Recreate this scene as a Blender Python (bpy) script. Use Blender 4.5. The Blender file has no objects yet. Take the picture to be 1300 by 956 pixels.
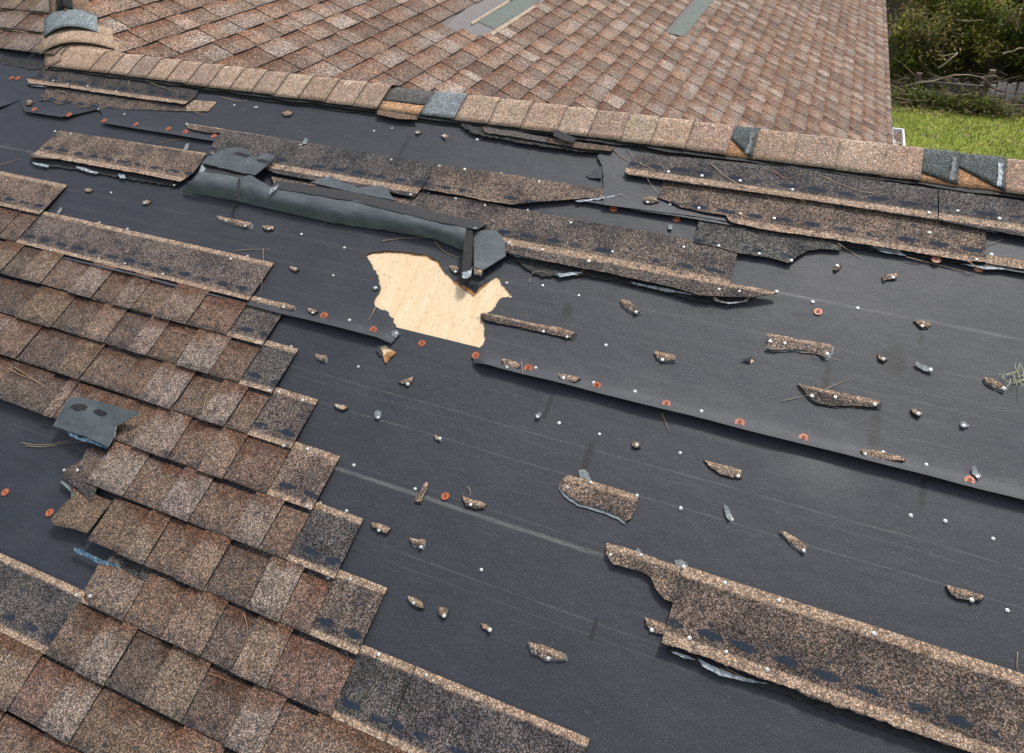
import bpy, bmesh, math, random
from mathutils import Vector, Matrix, noise, geometry
R = math.radians
random.seed(7)
SC = bpy.context.scene
COL = SC.collection

# ------------------------------------------------------------------ camera, sky, sun, exposure
CAMZ = 5.3                                   # height of the lens over the lawn
ROT = ((0.9243802481447593, 0.38100459330050407, -0.018885357390075703),
       (0.21868796946689836, -0.5698366984758079, -0.7921248065050331),
       (-0.31256475945038703, 0.7280945247384496, -0.6100669096055062))
F = 881.5636
PITCH = 0.40727992
cam_d = bpy.data.cameras.new("camera")
cam = bpy.data.objects.new("camera", cam_d)
COL.objects.link(cam)
SC.camera = cam
m = Matrix(((ROT[0][0], -ROT[1][0], -ROT[2][0]),
            (ROT[0][1], -ROT[1][1], -ROT[2][1]),
            (ROT[0][2], -ROT[1][2], -ROT[2][2])))
cam.matrix_world = Matrix.Translation((0, 0, CAMZ)) @ m.to_4x4()
cam_d.sensor_fit = 'HORIZONTAL'
cam_d.sensor_width = 36
cam_d.lens = F / 1300 * 36
cam_d.shift_x = 0
cam_d.shift_y = -(478 - 433) / 1300.0
cam_d.clip_start = 0.05
cam_d.clip_end = 800

SUN_DIR = Vector((0.14, 0.50, 0.86)).normalized()      # towards the sun
world = bpy.data.worlds.new("World")
SC.world = world
world.use_nodes = True
wn = world.node_tree.nodes
wl = world.node_tree.links
bg = wn["Background"]
sky = wn.new("ShaderNodeTexSky")
sky.sky_type = 'NISHITA'
sky.sun_disc = False
sky.sun_elevation = math.asin(SUN_DIR.z)
sky.sun_rotation = math.atan2(SUN_DIR.x, SUN_DIR.y)
sky.air_density = 1.0
sky.dust_density = 3.0
sky.ozone_density = 1.0
hs = wn.new("ShaderNodeHueSaturation")
hs.inputs["Saturation"].default_value = 0.45           # thin cloud over the whole sky
wl.new(sky.outputs[0], hs.inputs["Color"])
wl.new(hs.outputs[0], bg.inputs["Color"])
bg.inputs["Strength"].default_value = 0.13
sun_d = bpy.data.lights.new("sun", 'SUN')
sun = bpy.data.objects.new("sun", sun_d)
COL.objects.link(sun)
sun_d.energy = 2.3
sun_d.angle = R(8)
sun_d.color = (1.0, 0.96, 0.90)
sun.rotation_euler = SUN_DIR.to_track_quat('Z', 'Y').to_euler()
SC.view_settings.view_transform = 'Standard'
SC.view_settings.look = 'None'
SC.view_settings.exposure = 0.45
SC.view_settings.gamma = 1
SC.view_settings.use_curve_mapping = False
SC.render.engine = 'CYCLES'

# ------------------------------------------------------------------ the two roof planes
S = 1.79
SP, CP, TP = math.sin(PITCH), math.cos(PITCH), math.tan(PITCH)
EX = Vector((1, 0, 0))
UP = Vector((0, CP, SP))
N1 = Vector((0, -SP, CP))
CAM = Vector((0, 0, CAMZ))
O1 = CAM - N1 * S                            # origin of (U, V) on the front slope


def ray(x, y):
    a, b = (x - 650) / F, (y - 433) / F
    return Vector([ROT[0][i] * a + ROT[1][i] * b + ROT[2][i] for i in range(3)])


def px(x, y, h=0.006):                       # a traced point as (U, V) metres on the front slope
    d = ray(x, y)
    P = d * ((h - S) / d.dot(N1))
    return (P.x, -P.dot(UP))


def W(U, V, h=0.0):
    return O1 + EX * U - UP * V + N1 * h


def proj(P):
    q = P - CAM
    c = [sum(ROT[i][j] * q[j] for j in range(3)) for i in range(3)]
    return (650 + F * c[0] / c[2], 433 + F * c[1] / c[2], c[2])


def T(k):                                    # top of course k on the front slope
    return (-0.627 + 0.0798 * (k + 3)) * S


LUMP = Vector((-3.346, 2.449, CAMZ - 0.893))
D2 = Vector((CP, 0, -SP))
N2 = Vector((SP, 0, CP))


def px2(x, y):
    d = ray(x, y)
    t = (LUMP - CAM).dot(N2) / d.dot(N2)
    q = CAM + d * t - LUMP
    return (q.dot(D2), q.y)


def W2(s, y, h=0.0):
    return LUMP + D2 * s + Vector((0, y, 0)) + N2 * h


# ------------------------------------------------------------------ materials
def new_mat(name):
    mt = bpy.data.materials.new(name)
    mt.use_nodes = True
    nt = mt.node_tree
    b = nt.nodes["Principled BSDF"]
    return mt, nt, b


class G:                                     # small node-graph writer
    def __init__(s, nt):
        s.nt = nt

    def n(s, kind, **kw):
        nd = s.nt.nodes.new("ShaderNode" + kind)
        for k, v in kw.items():
            setattr(nd, k, v)
        return nd

    def put(s, sock, v):
        if isinstance(v, bpy.types.NodeSocket):
            s.nt.links.new(v, sock)
        elif v is not None:
            sock.default_value = v

    def math(s, op, a, b=None, c=None, clamp=False):
        nd = s.n("Math", operation=op)
        nd.use_clamp = clamp
        s.put(nd.inputs[0], a)
        if b is not None:
            s.put(nd.inputs[1], b)
        if c is not None:
            s.put(nd.inputs[2], c)
        return nd.outputs[0]

    def mix(s, f, a, b, mode='MIX'):
        nd = s.n("Mix", data_type='RGBA', blend_type=mode)
        s.put(nd.inputs[0], f)
        s.put(nd.inputs[6], a if isinstance(a, bpy.types.NodeSocket) else (*a, 1))
        s.put(nd.inputs[7], b if isinstance(b, bpy.types.NodeSocket) else (*b, 1))
        return nd.outputs[2]

    def ramp(s, f, stops, interp='LINEAR'):
        nd = s.n("ValToRGB")
        cr = nd.color_ramp
        cr.interpolation = interp
        while len(cr.elements) < len(stops):
            cr.elements.new(0.5)
        for e, (p, c) in zip(cr.elements, stops):
            e.position = p
            e.color = (*c, 1) if len(c) == 3 else c
        s.put(nd.inputs[0], f)
        return nd.outputs[0]

    def uv(s, name):
        return s.n("UVMap", uv_map=name).outputs[0]

    def xyz(s, v):
        nd = s.n("SeparateXYZ")
        s.put(nd.inputs[0], v)
        return nd.outputs

    def noise(s, vec, scale, detail=3, rough=0.55, dist=0.0):
        nd = s.n("TexNoise")
        s.put(nd.inputs["Vector"], vec)
        nd.inputs["Scale"].default_value = scale
        nd.inputs["Detail"].default_value = detail
        nd.inputs["Roughness"].default_value = rough
        nd.inputs["Distortion"].default_value = dist
        return nd.outputs[0]

    def vor(s, vec, scale, feature='F1'):
        nd = s.n("TexVoronoi", feature=feature, voronoi_dimensions='2D')
        s.put(nd.inputs["Vector"], vec)
        nd.inputs["Scale"].default_value = scale
        return nd

    def smooth(s, v, lo, hi):
        nd = s.n("MapRange", interpolation_type='SMOOTHSTEP')
        s.put(nd.inputs[0], v)
        nd.inputs[1].default_value = lo
        nd.inputs[2].default_value = hi
        return nd.outputs[0]

    def bump(s, h, dist, strength=1.0):
        nd = s.n("Bump")
        nd.inputs["Strength"].default_value = strength
        nd.inputs["Distance"].default_value = dist
        s.put(nd.inputs["Height"], h)
        return nd.outputs[0]

    def scaled(s, vec, sc):
        nd = s.n("Mapping")
        s.put(nd.inputs[0], vec)
        nd.inputs["Scale"].default_value = sc
        return nd.outputs[0]


def v3(a):
    return (a, a, a)


def granules(g, base, scale=250, contrast=1.0, warm=1.0):
    """stone granules: one flat colour for each cell, some near black, some pale"""
    uvv = g.uv("UVMap")
    v = g.vor(uvv, scale)
    sep = g.n("SeparateColor")
    g.put(sep.inputs[0], v.outputs["Color"])
    c = contrast
    st = [(0.0, 1 - 0.88 * c), (0.30, 1 - 0.78 * c), (0.40, 1 - .45 * c), (0.60, 1 - .05 * c), (0.74, 1 + .65 * c), (0.90, 1 + 1.7 * c), (1.0, 1 + 2.6 * c)]
    mul = g.ramp(sep.outputs[0], [(p, v3(max(0.04, x))) for p, x in st])
    hue = g.ramp(sep.outputs[1], [(0, (1.12, 0.97, 0.86)), (0.5, (1, 1, 1)), (1, (0.88, 0.99, 1.14))])
    c1 = g.mix(1.0, base, mul, 'MULTIPLY')
    c2 = g.mix(warm, c1, hue, 'MULTIPLY')
    return c2, v, uvv


MAT = {}
# --- exposed tabs: tint from the mesh, streaked and worn granules
mt, nt, b = new_mat("shingle_tab_granules"); g = G(nt)
at = g.n("VertexColor", layer_name="tint").outputs[0]
loc = g.uv("loc"); lx, ly, _ = g.xyz(loc)
uvv = g.uv("UVMap")
nz = g.noise(uvv, 11, 5, 0.62)
nz2 = g.noise(uvv, 42, 4, 0.7)
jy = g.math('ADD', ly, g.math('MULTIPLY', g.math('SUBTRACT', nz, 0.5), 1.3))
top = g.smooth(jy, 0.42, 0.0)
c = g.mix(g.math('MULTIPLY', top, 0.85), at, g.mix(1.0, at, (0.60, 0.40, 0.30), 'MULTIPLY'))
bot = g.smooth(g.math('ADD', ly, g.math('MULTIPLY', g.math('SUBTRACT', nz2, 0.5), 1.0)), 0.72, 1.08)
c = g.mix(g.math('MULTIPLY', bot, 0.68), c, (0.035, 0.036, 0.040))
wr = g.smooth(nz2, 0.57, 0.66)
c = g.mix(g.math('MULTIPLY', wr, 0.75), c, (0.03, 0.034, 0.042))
mott = g.ramp(g.noise(uvv, 24, 4, 0.65), [(0.3, v3(0.72)), (0.7, v3(1.28))])
c = g.mix(1.0, c, mott, 'MULTIPLY')
c, vo, _ = granules(g, c, 430, 0.70)
nt.links.new(c, b.inputs["Base Color"])
b.inputs["Roughness"].default_value = 0.9
b.inputs["Specular IOR Level"].default_value = 0.25
nt.links.new(g.bump(vo.outputs["Distance"], 0.0012, 0.4), b.inputs["Normal"])
MAT['tab'] = mt

# --- weathered tabs of the far slope: paler, redder
mt, nt, b = new_mat("weathered_side_slope_granules"); g = G(nt)
at = g.n("VertexColor", layer_name="tint").outputs[0]
loc = g.uv("loc"); lx, ly, _ = g.xyz(loc)
uvv = g.uv("UVMap")
nz = g.noise(uvv, 13, 5, 0.62)
nz2 = g.noise(uvv, 45, 4, 0.7)
jy = g.math('ADD', ly, g.math('MULTIPLY', g.math('SUBTRACT', nz, 0.5), 1.2))
c = g.mix(g.math('MULTIPLY', g.smooth(jy, 0.5, 0.05), 0.75), at, g.mix(1.0, at, (0.76, 0.50, 0.38), 'MULTIPLY'))
c = g.mix(g.math('MULTIPLY', g.smooth(g.math('ADD', ly, g.math('MULTIPLY', g.math('SUBTRACT', nz2, 0.5), 1.1)), 0.72, 1.05), 0.35), c, (0.08, 0.075, 0.075))
c = g.mix(g.math('MULTIPLY', g.smooth(nz2, 0.60, 0.68), 0.5), c, (0.07, 0.065, 0.065))
c, vo, _ = granules(g, c, 230, 0.7)
nt.links.new(c, b.inputs["Base Color"])
b.inputs["Roughness"].default_value = 0.92
b.inputs["Specular IOR Level"].default_value = 0.2
nt.links.new(g.bump(vo.outputs["Distance"], 0.0014, 0.6), b.inputs["Normal"])
MAT['far'] = mt

# --- headlap of a shingle: fresh tan strip at its top and at its foot, dark granules between, glue dashes
mt, nt, b = new_mat("shingle_headlap_granules"); g = G(nt)
at = g.n("VertexColor", layer_name="tint").outputs[0]
loc = g.uv("loc"); lx, ly, _ = g.xyz(loc)
uvv = g.uv("UVMap")
fine = g.noise(uvv, 160, 3, 0.7)
n1 = g.noise(uvv, 9, 4, 0.6)
n2 = g.noise(uvv, 38, 4, 0.65)
yy = g.math('ADD', ly, g.math('ADD', g.math('MULTIPLY', g.math('SUBTRACT', fine, 0.5), 0.010), g.math('MULTIPLY', g.math('SUBTRACT', n2, 0.5), 0.010)))
topband = g.smooth(yy, 0.023, 0.014)
footband = g.math('MULTIPLY', g.smooth(yy, 0.149, 0.158), g.smooth(yy, 0.182, 0.176))
body = g.mix(g.smooth(n1, 0.42, 0.62), at, g.mix(1.0, at, (0.52, 0.55, 0.62), 'MULTIPLY'))
bands = g.math('MAXIMUM', topband, footband)
gr, vo, _ = granules(g, body, 420, 0.84)
grb, _v2, _u2 = granules(g, g.mix(g.smooth(n2, 0.45, 0.65), (0.33, 0.240, 0.170), (0.21, 0.15, 0.108)), 380, 0.55)
gr = g.mix(bands, gr, grb)
# glue dashes
fx = g.math('FRACT', g.math('DIVIDE', g.math('ADD', lx, g.math('MULTIPLY', g.math('SUBTRACT', n2, 0.5), 0.03)), 0.086))
ex = g.math('DIVIDE', g.math('SUBTRACT', fx, 0.5), 0.36)
ey = g.math('DIVIDE', g.math('SUBTRACT', g.math('ADD', ly, g.math('MULTIPLY', g.math('SUBTRACT', n1, 0.5), 0.014)), 0.130), 0.0095)
rr = g.math('ADD', g.math('MULTIPLY', ex, ex), g.math('MULTIPLY', ey, ey))
rr = g.math('ADD', rr, g.math('ADD', g.math('MULTIPLY', g.math('SUBTRACT', fine, 0.5), 2.6), g.math('MULTIPLY', g.math('SUBTRACT', g.noise(uvv, 28, 3, 0.6), 0.5), 3.0)))
dash = g.math('MULTIPLY', g.smooth(rr, 1.1, 0.75), g.smooth(n1, 0.36, 0.46))
wr = g.math('MULTIPLY', g.smooth(n2, 0.60, 0.66), g.smooth(ly, 0.03, 0.06))
wr = g.math('MULTIPLY', wr, 0.75)
dk = g.math('MAXIMUM', dash, wr)
c = g.mix(g.math('MULTIPLY', dk, 0.92), gr, (0.014, 0.024, 0.040))
nt.links.new(c, b.inputs["Base Color"])
b.inputs["Roughness"].default_value = 0.88
b.inputs["Specular IOR Level"].default_value = 0.25
nt.links.new(g.bump(vo.outputs["Distance"], 0.0012, 0.4), b.inputs["Normal"])
MAT['head'] = mt

# --- plain granule surfaces with a tint from the mesh (caps and scraps)
mt, nt, b = new_mat("ridge_cap_granules"); g = G(nt)
at = g.n("VertexColor", layer_name="tint").outputs[0]
uvv = g.uv("UVMap")
mott = g.ramp(g.noise(uvv, 14, 4, 0.65), [(0.3, v3(0.82)), (0.7, v3(1.16))])
c = g.mix(1.0, at, mott, 'MULTIPLY')
ly = g.xyz(g.uv("loc"))[0]
edge = g.smooth(g.math('ADD', ly, g.math('MULTIPLY', g.math('SUBTRACT', g.noise(uvv, 60, 3), 0.5), 0.35)), 0.14, 0.02)
c = g.mix(g.math('MULTIPLY', edge, 0.70), c, (0.05, 0.045, 0.042))
c = g.mix(g.math('MULTIPLY', g.smooth(g.noise(uvv, 30, 4, .7), 0.62, 0.68), 0.45), c, (0.06, 0.06, 0.06))
c, vo, _ = granules(g, c, 320, 0.42)
nt.links.new(c, b.inputs["Base Color"])
b.inputs["Roughness"].default_value = 0.9
b.inputs["Specular IOR Level"].default_value = 0.25
nt.links.new(g.bump(vo.outputs["Distance"], 0.0016, 0.6), b.inputs["Normal"])
MAT['cap'] = mt

# --- torn asphalt: black, slightly glossy (edges, fold, under-layers)
mt, nt, b = new_mat("torn_asphalt"); g = G(nt)
uvv = g.uv("UVMap")
n1 = g.noise(uvv, 70, 5, 0.7)
c = g.ramp(n1, [(0.35, (0.008, 0.009, 0.011)), (0.60, (0.028, 0.027, 0.027)), (0.72, (0.12, 0.09, 0.07)), (0.8, (0.16, 0.17, 0.18))])
nt.links.new(c, b.inputs["Base Color"])
b.inputs["Roughness"].default_value = 0.7
nt.links.new(g.bump(n1, 0.004, 0.8), b.inputs["Normal"])
MAT['asph'] = mt

mt, nt, b = new_mat("smooth_black_fold"); g = G(nt)
n1 = g.noise(g.uv("UVMap"), 25, 5, 0.7)
nt.links.new(g.ramp(n1, [(0.3, (0.010, 0.010, 0.013)), (0.7, (0.026, 0.026, 0.030))]), b.inputs["Base Color"])
b.inputs["Roughness"].default_value = 0.75
MAT['fold'] = mt

# --- underside of a shingle: blue-grey sanded asphalt
mt, nt, b = new_mat("sanded_shingle_back"); g = G(nt)
uvv = g.uv("UVMap")
n1 = g.noise(uvv, 12, 6, 0.72)
n2 = g.noise(uvv, 240, 2, 0.6)
c = g.ramp(n1, [(0.30, (0.050, 0.062, 0.070)), (0.52, (0.082, 0.100, 0.110)), (0.72, (0.135, 0.155, 0.165))])
c = g.mix(1.0, c, g.ramp(n2, [(0.3, v3(0.72)), (0.7, v3(1.3))]), 'MULTIPLY')
c = g.mix(g.math('MULTIPLY', g.smooth(g.noise(uvv, 36, 4, .7), 0.66, 0.74), 0.5), c, (0.20, 0.22, 0.22))
nt.links.new(c, b.inputs["Base Color"])
b.inputs["Roughness"].default_value = 0.62
nt.links.new(g.bump(n2, 0.0012, 0.5), b.inputs["Normal"])
MAT['back'] = mt

# --- glass-fibre fringe
mt, nt, b = new_mat("torn_fibre_mat"); g = G(nt)
n1 = g.noise(g.uv("UVMap"), 90, 3, 0.7)
nt.links.new(g.ramp(n1, [(0.35, (0.10, 0.13, 0.16)), (0.55, (0.35, 0.40, 0.44)), (0.7, (0.70, 0.72, 0.74))]), b.inputs["Base Color"])
b.inputs["Roughness"].default_value = 0.6
MAT['fibre'] = mt
mt, nt, b = new_mat("blue_torn_fibre"); g = G(nt)
n1 = g.noise(g.uv("UVMap"), 90, 3, 0.7)
nt.links.new(g.ramp(n1, [(0.40, (0.02, 0.05, 0.08)), (0.58, (0.09, 0.17, 0.24)), (0.72, (0.45, 0.53, 0.58))]), b.inputs["Base Color"])
b.inputs["Roughness"].default_value = 0.5
MAT['bluefibre'] = mt


# --- roofing felt: black paper, pale dust, print lines along the roll, dark smears
LINES = []          # (V, half width, strength)
STAINS = []         # (U, V, radius along U, radius along V, lean)
def line_px(x, y, w=0.0012, s=0.35):
    LINES.append((px(x, y, 0.006)[1], w, s))
for q in [(497, 499, .0014, .40), (430, 517, .0012, .45), (560, 626, .0012, .22), (700, 686, .0014, .30), (700, 770, .0014, .32), (500, 715, .0012, .22), (1040, 664, .001, .25),
          (1100, 480, .0012, .22), (900, 440, .001, .20), (780, 385, .0012, .28), (380, 300, .001, .2), (300, 255, .001, .18), (420, 345, .001, .25), (450, 152, .001, .2), (1000, 520, .001, .2)]:
    line_px(*q)
line_px(500, 618, 0.0050, 0.55)
line_px(1060, 385, 0.0040, 0.50)
for q in [((1111, 545), 0.010, 0.045), ((746, 580), 0.008, 0.035), ((1050, 478), 0.007, 0.03), ((1172, 625), 0.006, 0.03), ((513, 187), 0.007, 0.035), ((696, 515), 0.005, 0.03),
          ((725, 480), 0.014, 0.006), ((1170, 428), 0.005, 0.016), ((753, 800), 0.004, 0.022), ((300, 262), 0.006, 0.03), ((1135, 458), .02, .03), ((720, 395), 0.01, 0.02)]:
    a = px(*q[0])
    STAINS.append((a[0], a[1], q[1] * 1.5, q[2] * 1.5))
mt, nt, b = new_mat("roofing_felt"); g = G(nt)
uvv = g.uv("UVMap")
ux, uy, _ = g.xyz(uvv)
big = g.noise(uvv, 5.0, 6, 0.68)
fine = g.noise(uvv, 330, 3, 0.7)
mid = g.noise(g.scaled(uvv, (6, 40, 1)), 1.0, 5, 0.7)
c = g.ramp(big, [(0.30, (0.015, 0.0185, 0.027)), (0.55, (0.021, 0.025, 0.035)), (0.75, (0.032, 0.036, 0.046))])
c = g.mix(1.0, c, g.ramp(mid, [(0.3, v3(0.86)), (0.7, v3(1.16))]), 'MULTIPLY')
c = g.mix(1.0, c, g.ramp(fine, [(0.36, v3(0.40)), (0.5, v3(0.95)), (0.66, v3(1.9))]), 'MULTIPLY')
brk = g.noise(g.scaled(uvv, (7, 60, 1)), 1.0, 4, 0.7)
wob = g.math('MULTIPLY', g.math('SUBTRACT', g.noise(g.scaled(uvv, (3, 0.5, 1)), 1.0, 3), 0.5), 0.012)
yw = g.math('ADD', uy, wob)
for (vv, w, s) in LINES:
    d = g.math('ABSOLUTE', g.math('SUBTRACT', yw, vv))
    ml = g.math('MULTIPLY', g.math('MULTIPLY', g.smooth(d, w * 1.6, w * 0.3), g.smooth(brk, 0.30, 0.60)), g.smooth(fine, 0.30, 0.62))
    c = g.mix(g.math('MULTIPLY', ml, s * 1.1), c, (0.24, 0.235, 0.22))
for (uu, vv, ru, rv) in STAINS:
    dx = g.math('DIVIDE', g.math('SUBTRACT', ux, uu), ru)
    dy = g.math('DIVIDE', g.math('SUBTRACT', uy, vv), rv)
    r2 = g.math('ADD', g.math('MULTIPLY', dx, dx), g.math('MULTIPLY', dy, dy))
    c = g.mix(g.math('MULTIPLY', g.smooth(g.math('ADD', r2, g.math('MULTIPLY', g.math('SUBTRACT', mid, 0.5), 1.2)), 1.6, 0.3), 0.85), c, (0.004, 0.004, 0.006))
dust = g.math('MULTIPLY', g.smooth(g.vor(uvv, 22).outputs["Distance"], 0.05, 0.02), 0.5)
c = g.mix(dust, c, (0.16, 0.14, 0.12))
sp = g.math('MULTIPLY', g.smooth(g.vor(uvv, 26).outputs["Distance"], 0.055, 0.02), g.smooth(g.noise(uvv, 3.3, 2), 0.55, 0.6))
c = g.mix(g.math('MULTIPLY', sp, 0.7), c, (0.012, 0.012, 0.014))
nt.links.new(c, b.inputs["Base Color"])
nt.links.new(g.ramp(big, [(0.3, v3(0.54)), (0.7, v3(0.64))]), b.inputs["Roughness"])
b.inputs["Specular IOR Level"].default_value = 0.62
wrk = g.noise(g.scaled(uvv, (3.5, 6, 1)), 1.0, 3, 0.5, 1.6)
hb = g.math('ADD', g.math('ADD', g.math('MULTIPLY', fine, 0.4), g.noise(uvv, 14, 4, 0.6)), g.math('MULTIPLY', wrk, 0.45))
nt.links.new(g.bump(hb, 0.005, 0.5), b.inputs["Normal"])
MAT['felt'] = mt

# --- plywood deck
mt, nt, b = new_mat("bare_plywood"); g = G(nt)
uvv = g.uv("UVMap")
gr = g.noise(g.scaled(uvv, (38, 7, 1)), 1.0, 6, 0.7, 0.8)
sm = g.noise(g.scaled(uvv, (240, 50, 1)), 1.0, 2, 0.5)
big = g.noise(g.scaled(uvv, (7, 2, 1)), 1.0, 4, 0.6)
c = g.ramp(gr, [(0.25, (0.68, 0.48, 0.28)), (0.50, (0.78, 0.60, 0.38)), (0.75, (0.84, 0.69, 0.48))])
c = g.mix(g.math('MULTIPLY', g.smooth(big, 0.5, 0.72), 0.35), c, (0.74, 0.46, 0.22))
c = g.mix(g.math('MULTIPLY', g.smooth(sm, 0.62, 0.70), 0.65), c, (0.17, 0.10, 0.05))
nt.links.new(c, b.inputs["Base Color"])
b.inputs["Roughness"].default_value = 0.65
nt.links.new(g.bump(gr, 0.001, 0.5), b.inputs["Normal"])
MAT['ply'] = mt
mt, nt, b = new_mat("tannin_stained_plywood"); g = G(nt)
uvv = g.uv("UVMap")
gr = g.noise(g.scaled(uvv, (60, 30, 1)), 1.0, 4, 0.65)
nt.links.new(g.ramp(gr, [(0.3, (0.16, 0.07, 0.025)), (0.55, (0.42, 0.20, 0.07)), (0.75, (0.58, 0.34, 0.15))]), b.inputs["Base Color"])
b.inputs["Roughness"].default_value = 0.7
MAT['plystain'] = mt


def plain(name, col, rough=0.6, metal=0.0, var=0.25, scale=40, spec=0.5):
    mt, nt, b = new_mat(name); g = G(nt)
    tc = g.n("TexCoord").outputs["Object"]
    nz = g.noise(tc, scale, 4, 0.65)
    c = g.ramp(nz, [(0.3, tuple(x * (1 - var) for x in col)), (0.7, tuple(min(1, x * (1 + var)) for x in col))])
    nt.links.new(c, b.inputs["Base Color"])
    b.inputs["Roughness"].default_value = rough
    b.inputs["Metallic"].default_value = metal
    b.inputs["Specular IOR Level"].default_value = spec
    nt.links.new(g.bump(nz, 0.002, 0.3), b.inputs["Normal"])
    return mt


MAT['nail'] = plain("galvanised_nail_head", (0.60, 0.61, 0.60), 0.42, 0.25, 0.25, 300)
MAT['orange'] = plain("orange_plastic_cap", (0.40, 0.115, 0.055), 0.5, 0, 0.35, 160)
MAT['orange2'] = plain("faded_pink_plastic_cap", (0.50, 0.20, 0.13), 0.5, 0, 0.35, 160)
MAT['rust'] = plain("rusty_nail_centre", (0.20, 0.055, 0.02), 0.7, 0, 0.3, 200)
MAT['needle'] = plain("dry_pine_needle", (0.50, 0.36, 0.22), 0.6, 0, 0.2, 30)
MAT['needle2'] = plain("red_brown_pine_needle", (0.40, 0.20, 0.10), 0.6, 0, 0.2, 30)
MAT['lichen'] = plain("pale_lichen", (0.52, 0.52, 0.36), 0.8, 0, 0.2, 60)
MAT['wall'] = plain("painted_wall", (0.55, 0.52, 0.46), 0.8, 0, 0.05, 4)
MAT['white'] = plain("white_gutter_paint", (0.78, 0.79, 0.80), 0.4, 0, 0.05, 20)
MAT['debris'] = plain("leaf_litter", (0.26, 0.15, 0.075), 0.9, 0, 0.6, 60)
MAT['drip'] = plain("dark_drip_edge", (0.07, 0.06, 0.055), 0.6, 0, 0.2, 20)
MAT['barefar'] = plain("bare_grey_felt", (0.150, 0.137, 0.137), 0.8, 0, 0.12, 12)
MAT['greenfar'] = plain("grey_green_shingle_back", (0.100, 0.118, 0.104), 0.8, 0, 0.18, 22)
MAT['cloth'] = plain("greyish_rag_of_felt_fibre", (0.20, 0.225, 0.235), 0.8, 0, 0.5, 120)


# ------------------------------------------------------------------ building helpers
ORG = {}


def put(name, verts, faces, mat, parent=None, uvs=None, locs=None, tint=None, tints=None, mats=None, fm=None, smooth=False, kind=None):
    """link one mesh object, its origin at the middle of its base; verts in world metres"""
    cx = sum(v[0] for v in verts) / len(verts); cy = sum(v[1] for v in verts) / len(verts); cz = min(v[2] for v in verts)
    o0 = Vector((cx, cy, cz))
    me = bpy.data.meshes.new(name)
    me.from_pydata([Vector(v) - o0 for v in verts], [], faces)
    if uvs is not None:
        for nm, data in (("UVMap", uvs), ("loc", locs or uvs)):
            l = me.uv_layers.new(name=nm)
            flat = [0.0] * (2 * len(me.loops))
            for i, lp in enumerate(me.loops):
                flat[2 * i], flat[2 * i + 1] = data[lp.vertex_index]
            l.data.foreach_set("uv", flat)
    if tint is not None or tints is not None:
        ca = me.color_attributes.new("tint", 'FLOAT_COLOR', 'POINT')
        if tints is None:
            tints = [tint] * len(verts)
        fl = []
        for t in tints:
            fl += [t[0], t[1], t[2], 1.0]
        ca.data.foreach_set("color", fl)
    for mm in (mats or [mat]):
        me.materials.append(mm)
    if fm:
        me.polygons.foreach_set("material_index", fm)
    if smooth:
        me.polygons.foreach_set("use_smooth", [True] * len(me.polygons))
    me.validate()
    o = bpy.data.objects.new(name, me)
    COL.objects.link(o)
    link(o, o0, parent)
    if kind:
        o["kind"] = kind
    return o


def link(o, o0, parent):
    ORG[o.name] = o0.copy()
    if parent is not None:
        o.parent = parent
        o.location = o0 - ORG[parent.name]
    else:
        o.location = o0


def empty(name, loc, parent=None):
    o = bpy.data.objects.new(name, None)
    COL.objects.link(o)
    o.empty_display_size = 0.2
    link(o, Vector(loc), parent)
    return o


def tag(o, label, cat, group=None):
    o["label"] = label
    o["category"] = cat
    if group:
        o["group"] = group
    return o


def inside(p, poly):
    x, y = p
    r = False
    j = len(poly) - 1
    for i in range(len(poly)):
        xi, yi = poly[i]; xj, yj = poly[j]
        if (yi > y) != (yj > y) and x < (xj - xi) * (y - yi) / (yj - yi) + xi:
            r = not r
        j = i
    return r


def rough(poly, amp, step=0.012, seed=0, closed=True):
    """break an outline into short steps with torn jitter"""
    if amp <= 0:
        return list(poly)
    out = []
    n = len(poly)
    for i in range(n if closed else n - 1):
        a = Vector(poly[i]); c = Vector(poly[(i + 1) % n])
        L = (c - a).length
        k = max(1, int(L / step))
        nn = Vector((-(c - a).y, (c - a).x))
        if nn.length > 1e-9:
            nn.normalize()
        for j in range(k):
            p = a.lerp(c, j / k)
            q = Vector((p.x * 60 + seed * 3.1, p.y * 60, seed * 1.7))
            d = noise.noise(q) + 0.5 * noise.noise(q * 3.1)
            if j == 0:
                d *= 0.4
            p = p + nn * d * amp
            out.append((p.x, p.y))
    return out


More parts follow.
